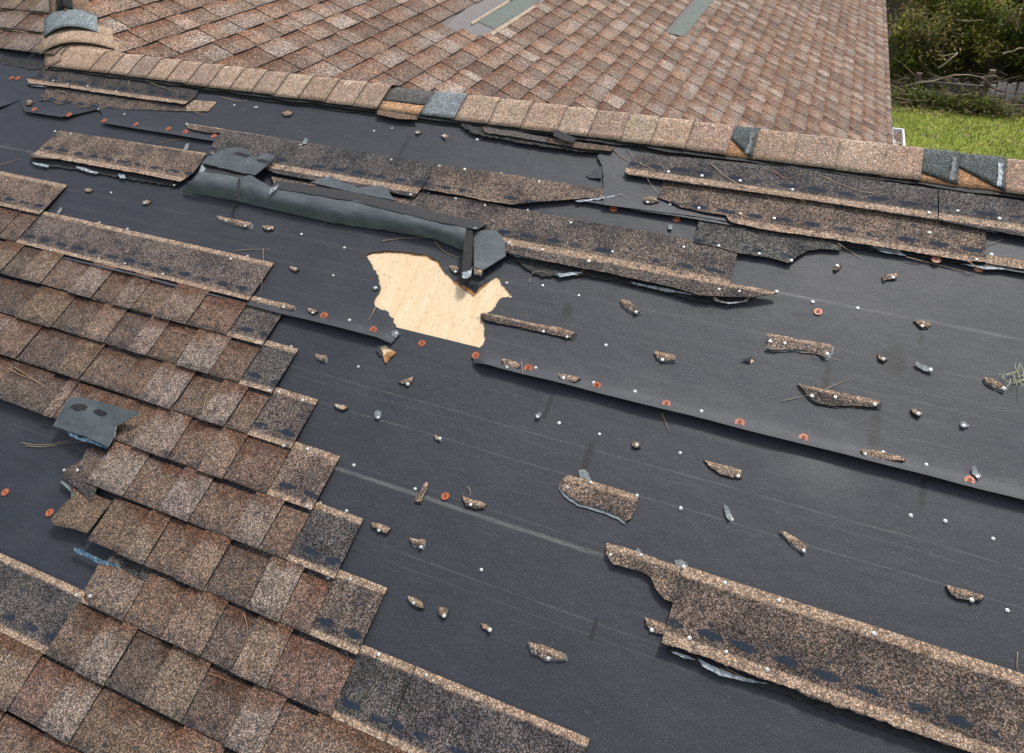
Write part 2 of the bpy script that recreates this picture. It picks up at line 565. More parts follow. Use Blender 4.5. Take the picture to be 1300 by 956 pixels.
def tri(poly, holes=(), grid=None, extra=()):
    """triangulate an outline, with holes, adding inner points every GRID metres"""
    pts = []; edges = []
    for lp in [poly] + list(holes):
        b0 = len(pts)
        pts += [Vector(p) for p in lp]
        edges += [(b0 + i, b0 + (i + 1) % len(lp)) for i in range(len(lp))]
    nb = len(pts)
    if grid:
        x0 = min(p[0] for p in poly); x1 = max(p[0] for p in poly); y0 = min(p[1] for p in poly); y1 = max(p[1] for p in poly)
        gx, gy = (grid, grid) if not isinstance(grid, tuple) else grid
        nx = int((x1 - x0) / gx); ny = int((y1 - y0) / gy)
        for i in range(1, nx + 1):
            for j in range(1, ny + 1):
                p = (x0 + i * gx + random.uniform(-.2, .2) * gx, y0 + j * gy + random.uniform(-.2, .2) * gy)
                if inside(p, poly) and not any(inside(p, h) for h in holes):
                    pts.append(Vector(p))
    for p in extra:
        if inside(p, poly) and not any(inside(p, h) for h in holes):
            pts.append(Vector(p))
    r = geometry.delaunay_2d_cdt(pts, edges, [], 0, 1e-6)
    vs = [(v.x, v.y) for v in r[0]]
    fs = []
    for f in r[2]:
        cx = sum(vs[i][0] for i in f) / 3; cy = sum(vs[i][1] for i in f) / 3
        if inside((cx, cy), poly) and not any(inside((cx, cy), h) for h in holes):
            a, b_, c_ = (vs[i] for i in f)
            ar = (b_[0] - a[0]) * (c_[1] - a[1]) - (b_[1] - a[1]) * (c_[0] - a[0])
            if abs(ar) > 1e-10:
                fs.append(tuple(f) if ar > 0 else tuple(reversed(f)))
    return vs, fs


LAYERS = []         # (bbox, polygon, top function) for everything that lies on the front slope


def top_h(U, V):
    h = 0.0
    for (x0, x1, y0, y1), poly, fn in LAYERS:
        if x0 <= U <= x1 and y0 <= V <= y1 and inside((U, V), poly):
            h = max(h, fn(U, V))
    return h


def register(poly, fn):
    LAYERS.append(((min(p[0] for p in poly), max(p[0] for p in poly), min(p[1] for p in poly), max(p[1] for p in poly)), poly, fn))


def sheet(name, poly, top, th, mat, parent, holes=(), grid=None, tint=(0.1, 0.1, 0.1), u0=0.0, v0=0.0, edge=None, smooth=False, reg=True, WF=None, kind=None, under=None, extra=()):
    """a slab on the roof: outline in (U, V) metres, TOP(U, V) its upper surface, TH its thickness"""
    WF = WF or W
    vs, fs = tri(poly, holes, grid, extra)
    n = len(vs)
    # which way round: V runs down the slope so flip
    tv = []; uv = []; lc = []
    for (a, c_) in vs:
        tv.append(WF(a, c_, top(a, c_))); uv.append((a, c_)); lc.append((a - u0, c_ - v0))
    for (a, c_) in vs:
        hb = top(a, c_) - th if under is None else min(top(a, c_) - 0.0005, under(a, c_))
        tv.append(WF(a, c_, hb)); uv.append((a + 0.003, c_ + 0.003)); lc.append((a - u0, c_ - v0))
    faces = []; fmi = []
    for f in fs:
        faces.append(tuple(reversed(f))); fmi.append(0)
        faces.append(tuple(i + n for i in f)); fmi.append(1)
    ec = {}
    for f in fs:
        for i in range(3):
            e = (f[i], f[(i + 1) % 3])
            ec[e] = ec.get(e, 0) + 1
    for (a, c_) in ec:
        if (c_, a) not in ec:
            k_ = len(tv)
            tv += [tv[a], tv[c_], tv[c_ + n], tv[a + n]]
            uv += [uv[a], uv[c_], uv[c_ + n], uv[a + n]]
            lc += [lc[a], lc[c_], lc[c_ + n], lc[a + n]]
            faces.append((k_, k_ + 1, k_ + 2, k_ + 3)); fmi.append(1)
    o = put(name, tv, faces, mat, parent, uv, lc, tint=tint, mats=[mat, edge or mat], fm=fmi, kind=kind)
    if smooth:
        o.data.polygons.foreach_set("use_smooth", [i == 0 for i in fmi])
    if reg:
        register(poly, top)
    return o


def flatpoly(pts, h=0.006):
    return [px(x, y, h) for x, y in pts]


def jit(a):
    return random.uniform(-a, a)


def vary(c, a=0.12):
    k = 1 + jit(a)
    return (c[0] * k * (1 + jit(.04)), c[1] * k, c[2] * k * (1 + jit(.04)))


# ------------------------------------------------------------------ the ground
def ground_mat():
    mt, nt, b = new_mat("lawn_turf"); g = G(nt)
    tc = g.n("TexCoord").outputs["Object"]
    a = g.noise(tc, 1.3, 5, 0.65); d = g.noise(tc, 16, 4, 0.75)
    c = g.ramp(a, [(0.3, (0.14, 0.19, 0.02)), (0.52, (0.21, 0.26, 0.03)), (0.72, (0.30, 0.25, 0.08))])
    c = g.mix(1.0, c, g.ramp(d, [(0.3, v3(0.55)), (0.7, v3(1.4))]), 'MULTIPLY')
    c = g.mix(g.smooth(g.noise(tc, 3.1, 3, .6), 0.60, 0.72), c, (0.22, 0.17, 0.10))
    pos = g.n("NewGeometry").outputs["Position"]
    px_, py_, _pz = g.xyz(pos)
    soil = g.smooth(g.math('ADD', py_, g.math('MULTIPLY', g.math('SUBTRACT', a, 0.5), 1.2)), 17.3, 18.0)
    far = g.smooth(py_, 60.0, 45.0)
    c = g.mix(g.math('MULTIPLY', soil, far), c, g.ramp(d, [(0.3, (0.03, 0.025, 0.012)), (0.55, (0.06, 0.05, 0.022)), (0.75, (0.12, 0.09, 0.05))]))
    nt.links.new(c, b.inputs["Base Color"])
    b.inputs["Roughness"].default_value = 0.95
    nt.links.new(g.bump(d, 0.03, 0.8), b.inputs["Normal"])
    return mt


gm = ground_mat()
GX, GY = 300, 300
vs = []; fs = []
xs = [-300, -60, -20] + [i * 0.8 - 4 for i in range(26)] + [30, 80, 300]
ys = [-300, -60, -10, 0, 6] + [8 + i * 0.8 for i in range(22)] + [40, 90, 300]
for j, y in enumerate(ys):
    for i, x in enumerate(xs):
        z = 0.05 * noise.noise(Vector((x * .3, y * .3, 0))) if abs(x) < 40 else 0
        z += max(0.0, min(1.6, (y - 18.5) * 0.25)) * (1 if y < 60 else 1)
        vs.append((x, y, z))
for j in range(len(ys) - 1):
    for i in range(len(xs) - 1):
        a = j * len(xs) + i
        fs.append((a, a + 1, a + 1 + len(xs), a + len(xs)))
gr_o = put("ground", vs, fs, gm, smooth=True, kind="structure")

# ------------------------------------------------------------------ the house
EAVE_X = 0.895
RIDGE_V = -1.045 * S
RY = W(0, RIDGE_V).y; RZ = W(0, RIDGE_V).z
EZ = W2((EAVE_X - LUMP.x) / CP, 0).z
HDROP = RZ - EZ
house = empty("house", (-2.0, 3.0, 0.0))
tag(house, "brown shingled house roof stripped to black felt by a storm", "house")

LEFT = -9.0; RIGHT = 3.1
V_EAVE = RIDGE_V + HDROP / SP
# hole through the felt down to the deck
HOLE = [(464, 324), (470.6, 320.5), (488, 318), (511, 319), (541, 323), (556, 330.5), (563, 343), (576, 355.6), (588.6, 360.6), (603.6, 370.7), (613.6, 360.6),
        (631, 350.6), (641, 363), (650, 377), (636, 378), (626, 392), (616, 398), (613.6, 413), (617, 430), (606, 452), (560, 446), (507, 432), (509, 424), (500.7, 411), (493, 396), (478, 389.5),
        (474, 383), (483, 368), (480.6, 350.6), (473, 338)]
hole_uv = rough(flatpoly(HOLE, 0.005), 0.004, 0.011, 3)
# deck of the front slope
deck = [(LEFT, V_EAVE), (RIGHT, V_EAVE), (RIGHT, RIDGE_V), (LUMP.x, RIDGE_V), (LUMP.x - 3.0, RIDGE_V - 3.0 / CP), (LEFT, RIDGE_V - 3.0 / CP)]
front = sheet("front_slope", list(reversed(deck)), lambda a, c_: 0.0, 0.02, MAT['ply'], house, reg=False)

# felt sheets ----------------------------------------------------------------
LAPV = -0.443 * S
TOPLAP = -0.817 * S


def wav(a, c_, k=1.0):
    return k * (0.0034 * noise.noise(Vector((a * 2.3, c_ * 3.5, 1))) + 0.0012 * noise.noise(Vector((a * 9, c_ * 7, 5))))


def feltA(a, c_):
    return 0.0032 + max(-0.0008, wav(a, c_))


def liftB(a):
    return 0.017 + 0.008 * noise.noise(Vector((a * 1.7, 3, 0))) + 0.003 * noise.noise(Vector((a * 7, 3, 0)))


def feltB(a, c_):
    d = max(0.0, LAPV - c_)
    base = 0.0040 + max(-0.0005, wav(a + 5, c_))
    over = 0.0030 if d < 0.07 else 0.003 * math.exp(-((d - 0.07) / 0.03))
    lf = max(0.002, liftB(a)) * math.exp(-(d / 0.020) ** 1.3)
    if -1.03 < a < -0.74:
        lf *= 0.25
    return base + over + lf


def feltC(a, c_):
    d = max(0.0, TOPLAP - c_)
    lf = (0.007 + 0.004 * noise.noise(Vector((a * 2, 8, 0)))) * math.exp(-(d / 0.02))
    return 0.0085 + max(-0.001, wav(a - 3, c_)) + lf


A_poly = [(-6, -0.476 * S), (RIGHT, -0.476 * S), (RIGHT, V_EAVE), (-6, V_EAVE)]
small_hole = rough(flatpoly([(481, 439), (488, 437.6), (502, 445), (493, 453), (489.6, 457.6), (485.7, 451)]), 0.002, 0.006)
small_hole = [(a, c_ + 0.0) for a, c_ in small_hole]
# the small tear sits just under the lap, so only its lower part opens
tear2 = flatpoly([(954, 452), (960, 457), (953, 460.5)])
fA = sheet("roofing_felt", A_poly, feltA, 0.0012, MAT['felt'], house, holes=[small_hole], grid=(0.16, 0.1), smooth=True)
LB = -0.445 * S
lap = []
aL = px(497, 437, 0.008)[0]; aR = px(601, 463, 0.008)[0]
B_edge = [(RIGHT, LB)]
xx = RIGHT - 0.05
while xx > aR + 0.02:
    B_edge.append((xx, LAPV + 0.0025 * noise.noise(Vector((xx * 6, 0, 0)))))
    xx -= 0.05
B_edge += [(aR, LAPV), px(601, 449, .008)]
hu = flatpoly(HOLE, 0.006)
hole_main = rough([px(617, 430, .006)] + [], 0)
i0 = HOLE.index((617, 430)); i1 = HOLE.index((509, 424))
# walk the torn border of the hole backwards from its lower right to its lower left
rim = [HOLE[i] for i in range(i0, -1, -1)] + [HOLE[i] for i in range(len(HOLE) - 1, i1 - 1, -1)]
rim_uv = rough(flatpoly([(608, 446)] + rim, 0.006), 0.0065, 0.0055, 3, closed=False)
B_edge += rim_uv
B_edge += [px(509, 424, .006), px(497, 437, .008)]
xx = aL - 0.05
while xx > -6:
    B_edge.append((xx, LAPV + 0.0025 * noise.noise(Vector((xx * 6, 0, 0)))))
    xx -= 0.05
B_edge += [(-6, LB), (-6, -0.90 * S), (RIGHT, -0.90 * S)]
tear2r = rough(tear2, 0.001, 0.006)
exB = [(-6 + .04 * i, LAPV - d) for i in range(228) for d in (.006, .014, .025, .04, .06, .085, .11)]
fB = sheet("roofing_felt", B_edge, feltB, 0.0014, MAT['felt'], house, holes=[tear2r], grid=(0.09, 0.06), smooth=True, extra=exB)
C_edge = flatpoly([(0, 138), (24, 127), (33, 143), (58, 147), (80, 150.5), (125, 139), (130, 144), (132, 158)], 0.008)
C_poly = [(-6, C_edge[0][1])] + rough(C_edge, 0.003, 0.02, 5, closed=False) + [px(132, 158, .008)]
xx = C_poly[-1][0] + 0.05
while xx < RIGHT:
    C_poly.append((xx, TOPLAP + 0.004 * noise.noise(Vector((xx * 4, 2, 0)))))
    xx += 0.05
C_poly += [(RIGHT, TOPLAP), (RIGHT, RIDGE_V + 0.004), (LUMP.x + 0.05, RIDGE_V + 0.004), (-6, RIDGE_V + 0.004)]
C_poly = list(reversed(C_poly))
exC = [(-6 + .05 * i, TOPLAP - d) for i in range(182) for d in (.006, .014, .025, .04, .06)]
fC = sheet("roofing_felt", C_poly, feltC, 0.0014, MAT['felt'], house, grid=(0.10, 0.05), smooth=True, extra=exC)
# a fourth piece lapped over the third, its torn end standing up a little
sp_ = rough(flatpoly([(764, 194), (758, 200), (765, 212), (766, 226), (766.5, 262)], .011), 0.002, 0.01, 2, closed=False)
D_poly = sp_ + [px(766.5, 262, .011), (px(880, 288, .011)[0], TOPLAP - 0.012), (RIGHT - .02, TOPLAP - 0.012), (RIGHT - .02, RIDGE_V + 0.03), (px(764, 194, .011)[0], RIDGE_V + 0.03)]
aD = px(765, 220, .011)[0]
fD = sheet("roofing_felt", D_poly, lambda a, c_: feltC(a, c_) + 0.003 + 0.006 * math.exp(-max(0, a - aD) / 0.02), 0.0014, MAT['felt'], house, grid=(0.1, 0.04), smooth=True)
tr = flatpoly([(744, 222), (764, 211), (765, 222), (764, 228), (756, 227), (748, 226)], .012)
sheet("torn_felt_flap", rough(tr, .001, .01), lambda a, c_: 0.012 + 0.5 * max(0, (a - px(748, 224)[0])) * .25, 0.001, MAT['felt'], fC, reg=False)

# tannin stained rim of the bare wood, a real stain on the deck
st = []
def offset_band(ptsA, w):
    a = flatpoly(ptsA, 0.001)
    return a
for seg, w in (([(466, 324), (472, 320), (490, 317.5), (511, 318), (541, 322), (556, 330), (563, 343)], 0.012), ([(576, 355.6), (588.6, 360.6), (603.6, 370.7), (613.6, 360.6), (624, 354)], 0.020)):
    a = flatpoly(seg, 0.001)
    low = rough([(p[0] + 0.002, p[1] + w * (0.5 + 0.5 * math.sin(3.1 * i / (len(a) - 1)))) for i, p in enumerate(a)], 0.004, 0.008, 9, closed=False)
    up_ = [(p[0], p[1] - 0.03) for p in a]
    sheet("wood_stain", low + list(reversed(up_)), lambda a_, c_: 0.0009, 0.0006, MAT['plystain'], front, reg=False)

# ------------------------------------------------------------------ courses on the front slope
def zb(x):
    return 0.0075 + 0.016 * max(0.0, x) / 0.313


def head_top(Tk, hx=0.0):
    def f(a, c_):
        x = c_ - Tk
        return zb(x) + 0.0035 + 0.0035 * min(1.0, max(0.0, x) / 0.17) + 0.0008 * noise.noise(Vector((a * 12, c_ * 12, Tk * 9))) + hx
    return f


DARK = (0.115, 0.092, 0.078)
DARKB = (0.085, 0.075, 0.070)
TANH = (0.155, 0.115, 0.088)


def headlap(k, uL, uR, tint=DARK, poly=None, hx=0.0):
    Tk = T(k)
    if poly is None:
        poly = [(uL, Tk), (uR, Tk + 0.001), (uR + 0.001, Tk + 0.1695), (uL, Tk + 0.1695)]
        poly = rough(poly, 0.0008, 0.05, k)
    return sheet("shingle_headlap", poly, head_top(Tk, hx), 0.0035, MAT['head'], front, tint=vary(tint, .05), v0=Tk, u0=random.uniform(0, .08), edge=MAT['asph'], grid=(0.3, 0.05))


R_TAN = (0.178, 0.130, 0.098); R_GREY = (0.195, 0.152, 0.124); R_RED = (0.185, 0.132, 0.099); R_BRN = (0.150, 0.106, 0.076)
B_BRN = (0.140, 0.098, 0.072); B_RED = (0.140, 0.094, 0.070); B_DK = (0.105, 0.078, 0.062); B_GREY = (0.165, 0.135, 0.115)
NT = [0]


def tab(k, uL, uR, kind, tint, poly=None, y0=0.170, y1=0.313):
    """one tooth of a laminated shingle: raised or set back"""
    Tk = T(k)
    raised = kind == 'R'
    NT[0] += 1
    tint = vary(tint, .08)
    lift = random.uniform(0, 0.0016) if raised else 0
    if poly is None:
        y0 = Tk + y0 + (0.0005 if raised else 0.004 + random.random() * .01)
        yb = Tk + y1 + jit(.0022) + (0 if raised else -0.003)
        g_ = 0.0012 if raised else 0.0
        sk = jit(.004)
        poly = [(uL + g_, y0), (uR - g_, y0), (uR - g_ + sk, yb), (uL + g_ + sk + jit(.002), yb + jit(.0015))]
        poly = rough(poly, 0.0012, 0.03, NT[0])

    def f(a, c_):
        x = c_ - Tk
        return zb(x) + (0.0070 if raised else 0.0035) + lift * max(0, (x - .17) / .14) + 0.0006 * noise.noise(Vector((a * 20, c_ * 20, NT[0])))
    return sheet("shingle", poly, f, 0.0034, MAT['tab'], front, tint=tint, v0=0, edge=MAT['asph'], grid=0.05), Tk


def fix_loc(o, Tk, y0=0.17, y1=0.313):
    uvl = o.data.uv_layers["UVMap"].data; ll = o.data.uv_layers["loc"].data
    for i in range(len(ll)):
        ll[i].uv = (uvl[i].uv[0], (uvl[i].uv[1] - Tk - y0) / (y1 - y0))


def course(k, joints, uEnd, left=None):
    """joints: (point on the joint in the photograph, kind and tint of the tooth that follows it)"""
    us = []
    for q in joints:
        u = q[0] if isinstance(q[0], float) else px(q[0][0], q[0][1], 0.02)[0]
        us.append(u)
    us.append(uEnd)
    for i, q in enumerate(joints):
        o, Tk = tab(k, us[i], us[i + 1], q[1], q[2])
        fix_loc(o, Tk)


UE = {-3: -1.509 * S, -2: -0.885 * S, -1: -0.805 * S, 0: -0.736 * S, 1: -0.650 * S, 2: -0.564 * S, 3: -0.480 * S, 4: -0.400 * S, 5: -0.268 * S, 6: -0.235 * S, 7: -0.160 * S}
FARL = -4.9
headlap(-3, FARL, UE[-3], TANH)
headlap(-2, -4.2, UE[-2], DARK)
headlap(-1, -2.2, UE[-1], DARK)
headlap(0, -2.2, UE[0], DARKB)
headlap(1, -2.4, UE[1], DARK)
headlap(2, px(100, 585, .02)[0], UE[2], TANH)
headlap(3, px(92, 640, .02)[0], UE[3], DARKB)
headlap(4, px(135, 725, .02)[0], UE[4], DARK)
headlap(5, px(110, 752, .02)[0], UE[5] - 0.09, DARKB)
headlap(5, UE[5] - 0.087, UE[5] + 0.35, DARKB)
headlap(6, -2.9, UE[6], DARKB)
headlap(7, -2.9, UE[7], DARK)


def rnd_left(uR, n=8):
    """teeth beyond the left of the frame"""
    out = []
    u = uR
    ks = []
    for i in range(n):
        u -= random.uniform(0.09, 0.16)
        ks.append((u, random.choice('RB')))
    ks.reverse()
    return [(float(a), c_, random.choice([R_TAN, R_GREY, R_BRN]) if c_ == 'R' else random.choice([B_BRN, B_RED, B_DK])) for a, c_ in ks]


u_ = px(0, 300, .02)[0]
course(-3, rnd_left(u_, 5) + [(u_ + 0.0, 'R', R_RED), ((20, 276), 'B', B_BRN)], UE[-3])
u_ = px(3, 346, .02)[0]
course(-2, rnd_left(u_ - .1, 5) + [(u_ - .1, 'R', R_TAN), ((28, 317), 'B', B_DK), ((51, 322), 'R', R_TAN), ((77.7, 330), 'B', B_BRN), ((116, 339), 'R', R_GREY), ((144, 346), 'B', B_RED),
                                  ((170, 351.5), 'R', R_TAN), ((192, 359), 'B', B_BRN), ((222, 367), 'R', R_RED), ((263, 376), 'B', B_RED)], UE[-2])
u_ = px(0, 379, .02)[0]
course(-1, rnd_left(u_, 4) + [(u_, 'B', B_DK), ((50, 369), 'R', R_BRN), ((92, 384), 'B', B_DK), ((128, 395), 'R', R_TAN), ((158, 401), 'B', B_DK), ((189, 408), 'R', R_GREY),
                              ((213, 415), 'B', B_RED), ((247, 427), 'R', R_GREY), ((291, 436), 'B', B_BRN)], UE[-1])
u_ = px(23, 457, .02)[0]
course(0, rnd_left(u_ - .15, 4) + [(u_ - .15, 'R', R_BRN), (u_, 'B', B_DK), ((99, 437), 'R', R_BRN), ((128, 448), 'B', B_BRN), ((169, 460), 'B', B_RED), ((203, 468), 'R', R_GREY),
                                   ((246, 480), 'B', B_BRN), ((281.5, 489), 'R', R_GREY), ((313, 499), 'B', B_BRN)], UE[0])
u_ = px(70, 520, .02)[0]
course(1, rnd_left(u_ - .28, 3) + [(u_ - .28, 'B', B_DK), (u_ - .09, 'B', B_DK), ((83, 490), 'R', R_TAN), ((100, 487), 'B', B_RED), ((158, 506), 'B', B_BRN), ((198, 522), 'R', R_GREY), ((241.5, 538), 'B', B_BRN),
                                   ((278, 551), 'R', R_TAN), ((311, 561.5), 'B', B_RED)], UE[1])
course(2, [((125, 592), 'R', R_GREY), ((183, 591.5), 'B', B_BRN), ((228, 607), 'R', R_GREY), ((267, 617.7), 'B', B_RED), ((318, 640), 'R', R_GREY), ((357, 648), 'B', B_RED)], UE[2])
course(3, [((144.6, 634.6), 'B', B_BRN), ((186, 660), 'R', R_TAN), ((209, 674), 'B', B_BRN), ((252, 690), 'R', R_TAN), ((288, 700), 'B', B_DK), ((340, 718), 'R', R_GREY), ((380, 737), 'B', B_RED)], UE[3])
course(4, [((184, 741), 'B', B_BRN), ((230, 764.6), 'R', R_TAN), ((284, 778.5), 'B', B_DK), ((320, 800), 'R', R_TAN), ((367.7, 812), 'B', B_RED)], UE[4])
u_ = px(62, 850, .02)[0]
course(5, [((98, 767), 'B', B_BRN), ((132, 792), 'R', R_GREY), ((169, 812), 'B', B_DK), ((211, 837), 'R', R_TAN), ((262, 858), 'B', B_DK), ((318, 880), 'R', R_GREY), ((360, 900), 'B', B_BRN), ((405, 905), 'R', R_TAN)], UE[5])
course(6, rnd_left(px(8, 836, .02)[0], 3) + [(px(8, 836, .02)[0], 'R', R_TAN), ((50, 840), 'B', B_RED), ((92, 858), 'R', R_GREY), ((128, 880), 'B', B_BRN), ((170, 900), 'B', B_BRN), ((230, 930), 'R', R_TAN), ((290, 945), 'B', B_RED),
           ((350, 955), 'R', R_GREY), ((420, 960), 'B', B_DK)], UE[6])
u7 = UE[7]
course(7, [(u7 - 0.14 * (12 - i), 'RB'[i % 2], (R_TAN, B_BRN)[i % 2]) for i in range(12)], UE[7])

# torn left ends of courses 2, 3 and 4 where the shingles blew away
def torn_tab(pts, k, kind, tint, h=0.022):
    poly = rough(flatpoly(pts, h), 0.003, 0.012, k)
    o, Tk = tab(k, 0, 0, kind, tint, poly=poly)
    fix_loc(o, Tk)
torn_tab([(80, 606), (87, 595), (104, 585), (112, 568), (126, 572), (145, 580), (124, 622), (118, 637)], 2, 'B', B_DK)
torn_tab([(90, 617), (143, 636), (113, 678), (98, 673), (72, 668), (67, 660), (84, 640), (95, 628)], 3, 'R', R_BRN)
torn_tab([(127, 716), (150, 720), (184, 739), (158, 789), (118, 768), (108, 752), (118, 733)], 4, 'R', R_TAN)

# strips left standing on the upper part and on the right ----------------------
def strip(name, pts, k, tint, amp=0.003, hx=0.0, h=0.012, foot=None, **kw):
    poly = rough(flatpoly(pts, h + hx), amp, 0.012, k + 20 + len(pts))
    v0 = T(k)
    if foot is not None:
        v0 = px(*foot, h + hx)[1] - 0.176
    return sheet(name, poly, head_top(T(k), hx), 0.0035, MAT['head'], front, tint=tint, v0=v0, u0=random.uniform(0, .08), edge=MAT['asph'], grid=(0.12, 0.04), **kw)


def torn_under(pts, k, hx=-0.004, amp=0.006, mat=None, h=0.008):
    """ragged asphalt sticking out from under a strip"""
    poly = rough(flatpoly(pts, h), amp, 0.007, k + len(pts) * 3)
    Tk = T(k)
    return sheet("torn_underlayer", poly, lambda a, c_: 0.0105 + 0.003 * noise.noise(Vector((a * 40, c_ * 40, 0))) + hx * 0, 0.004, mat or MAT['asph'], front, grid=0.02, edge=MAT['asph'])


# left strip, two shingles high
strip("torn_shingle", [(75.3, 165.7), (262, 194.5), (254, 210), (246, 222), (231, 232), (170, 219), (122, 211), (76, 204.5), (43, 205), (40, 199), (47, 196)], -5, TANH, 0.0025, u0=None) if False else None
L1 = flatpoly([(75.3, 165.7), (262, 194.5), (254, 210), (246, 222), (231, 233)], .012)
L1 += rough(flatpoly([(231, 233), (170, 221), (122, 213), (76, 204.5), (43, 202.5), (40, 199), (47, 196)], .012), 0.003, .012, 4, closed=False) + [px(47, 196, .012)]
sheet("torn_shingle", L1, head_top(T(-5)), 0.0035, MAT['head'], front, tint=TANH, v0=T(-5) + .0, u0=.03, edge=MAT['asph'], grid=(0.12, 0.04))
torn_under([(39, 200), (90, 206), (150, 216), (228, 232), (224, 237), (180, 231), (120, 220), (95, 216), (60, 211), (41, 208)], -4)
# centre strip: a thin torn lead, then two shingles
strip("torn_shingle", [(236, 156.5), (283, 163.3), (284, 169), (262, 169), (238, 163)], -6, TANH, 0.002)
strip("torn_shingle", [(283, 163.8), (325, 170.7), (440, 189.5), (554.2, 208.2), (537, 240), (527, 253), (480, 244), (430, 236), (390, 230), (352, 223), (330, 212), (268, 197), (270, 185)], -6, DARKB, 0.0016)
torn_under([(345, 224), (390, 231), (440, 240), (527, 254), (600, 262), (640, 280), (600, 292), (540, 282), (440, 258), (350, 242)], -5)
strip("shingle", [(345, 225), (440, 241), (520, 254), (560, 260), (545, 272), (450, 258), (350, 240)], -5, R_RED, 0.003, hx=-0.001)
strip("torn_shingle", [(554.8, 208.4), (650, 222), (763, 240), (792, 246), (776, 249.5), (758, 251), (720, 255), (683, 258), (650, 262), (620, 258), (590, 251), (560, 246), (537.5, 242)], -6, TANH, 0.003)
strip("torn_shingle", [(520, 243), (560, 248), (590, 252), (650, 264), (760, 283.5), (879.6, 304), (889, 308), (936, 321), (931, 342), (926.5, 362), (985, 372.5), (986, 375), (955, 380), (923, 380), (888, 378), (850, 367), (800, 356), (770, 349),
                       (740, 344), (700, 336), (650, 325), (600, 312), (560, 300), (520, 285)], -5, DARK, 0.0022)
torn_under([(640, 318), (700, 333), (770, 346), (850, 364), (890, 375), (960, 377), (950, 383), (915, 386), (885, 383), (850, 373), (800, 362), (742, 350), (718, 352), (705, 350.5), (690, 352), (675, 346), (655, 331)], -4)
# right cluster
strip("torn_shingle", [(889, 268), (960, 280), (1068, 298), (1068, 317), (1045, 316), (1025, 318), (1000, 334), (974, 327), (936, 321.5), (912, 314), (881, 308)], -5, (0.085, 0.080, 0.072), 0.003, hx=.003, foot=(1000, 341))
strip("torn_shingle", [(843, 228), (1000, 246), (1252, 285), (1251.5, 333), (1228, 333), (1151, 320), (1043, 303), (975, 293.5), (929, 284), (921, 274), (891, 269.5), (866, 264), (835, 250)], -6, TANH, 0.003, hx=.006, foot=(1043, 303))
torn_under([(921, 273), (1043, 302), (1151, 319), (1251, 332), (1251, 338), (1150, 325), (1100, 316), (1043, 308), (930, 287)], -5, h=.012)
strip("torn_shingle", [(1253, 323), (1310, 332), (1330, 335), (1330, 346), (1290, 341), (1251, 336)], -5, TANH, 0.002, hx=.003)
strip("torn_shingle", [(808, 195), (900, 202), (1000, 212), (1191, 240), (1189.5, 281), (1125, 271), (1050, 259), (975, 248), (900, 238), (870, 234), (830, 228), (797, 223), (793, 218)], -7, DARKB, 0.002, hx=.010, foot=(975, 247))
strip("torn_shingle", [(1192.5, 240), (1300, 255), (1340, 260), (1340, 308), (1300, 302), (1250, 293), (1191, 281.5)], -7, DARKB, 0.002, hx=.010, foot=(975, 247))
torn_under([(793, 219), (870, 233), (975, 247), (1125, 270), (1190, 281), (1300, 301), (1340, 307), (1340, 312), (1300, 307), (1232, 297), (1190, 287), (1120, 277), (1050, 266), (960, 252), (870, 240), (800, 229)], -6, h=.014)
# upper left, under the ridge
strip("torn_shingle", [(53, 87), (100, 90), (176, 101), (252, 115), (246, 125), (235, 133), (180, 126), (126, 118), (80, 111), (38, 107), (34, 100), (45, 97)], -7, (0.060, 0.052, 0.048), 0.003, hx=.004, foot=(180, 126))
strip("torn_shingle", [(59, 113), (120, 120), (236, 134), (235, 141), (176, 139), (123, 137), (100, 137), (93, 131), (75, 133), (63, 128), (49, 127)], -6, (0.12, .09, .07), 0.004, foot=(150, 150))
strip("torn_shingle", [(237, 126), (275, 129), (270, 135), (264, 141), (236, 141)], -6, TANH, 0.002)
torn_under([(34, 100), (80, 108), (235, 131), (230, 138), (150, 129), (60, 114), (36, 109)], -6)
# lower right: a whole starter shingle with a torn lead
strip("torn_shingle", [(770.5, 689), (800, 697), (866, 720.5), (863, 745), (857, 767), (843, 760.5), (833, 749), (826, 733), (818, 728), (800, 722), (778, 716.6), (769, 703)], 2, TANH, 0.0022, hx=0)
us = px(866.5, 721, .012)[0]; ub = px(844, 818, .012)[0]
Tk = T(2)
bigp = [(us, Tk + .001), (RIGHT - .4, Tk + .001), (RIGHT - .4, Tk + .187)]
low = rough([(RIGHT - .4, Tk + .187), (us + 0.6, Tk + .188), (us + .25, Tk + .190), (us - .005, Tk + .187)], 0.005, 0.012, 5, closed=False)
sheet("torn_shingle", bigp + low + [(us - .006, Tk + .190), (us - .002, Tk + .10)], head_top(Tk, .003), 0.0035, MAT['head'], front, tint=(0.115, 0.086, 0.068), v0=Tk + .008, u0=.02, edge=MAT['asph'], grid=(0.15, 0.05))
torn_under([(846, 822), (900, 838), (975, 862), (1100, 905), (1250, 955), (1240, 965), (1090, 915), (965, 872), (905, 850), (850, 831)], 4)
for q in [(40, 498, 58, 504), (210, 545, 240, 556)]:
    pass

# ------------------------------------------------------------------ shingles left of the hip, above the torn line
def field(kk, ulo, uhi_fn):
    for k in kk:
        u = ulo
        i = 0
        Tk = T(k)
        while True:
            w = random.uniform(.10, .19)
            lim = uhi_fn((Tk + .24))
            if u + w > lim:
                w = lim - u
                if w > 0.03:
                    o, t_ = tab(k, u, u + w, 'R', R_TAN); fix_loc(o, t_)
                break
            o, t_ = tab(k, u, u + w, 'RB'[i % 2], random.choice([R_TAN, R_GREY, R_RED]) if i % 2 == 0 else random.choice([B_BRN, B_RED, B_GREY])); fix_loc(o, t_)
            u += w; i += 1


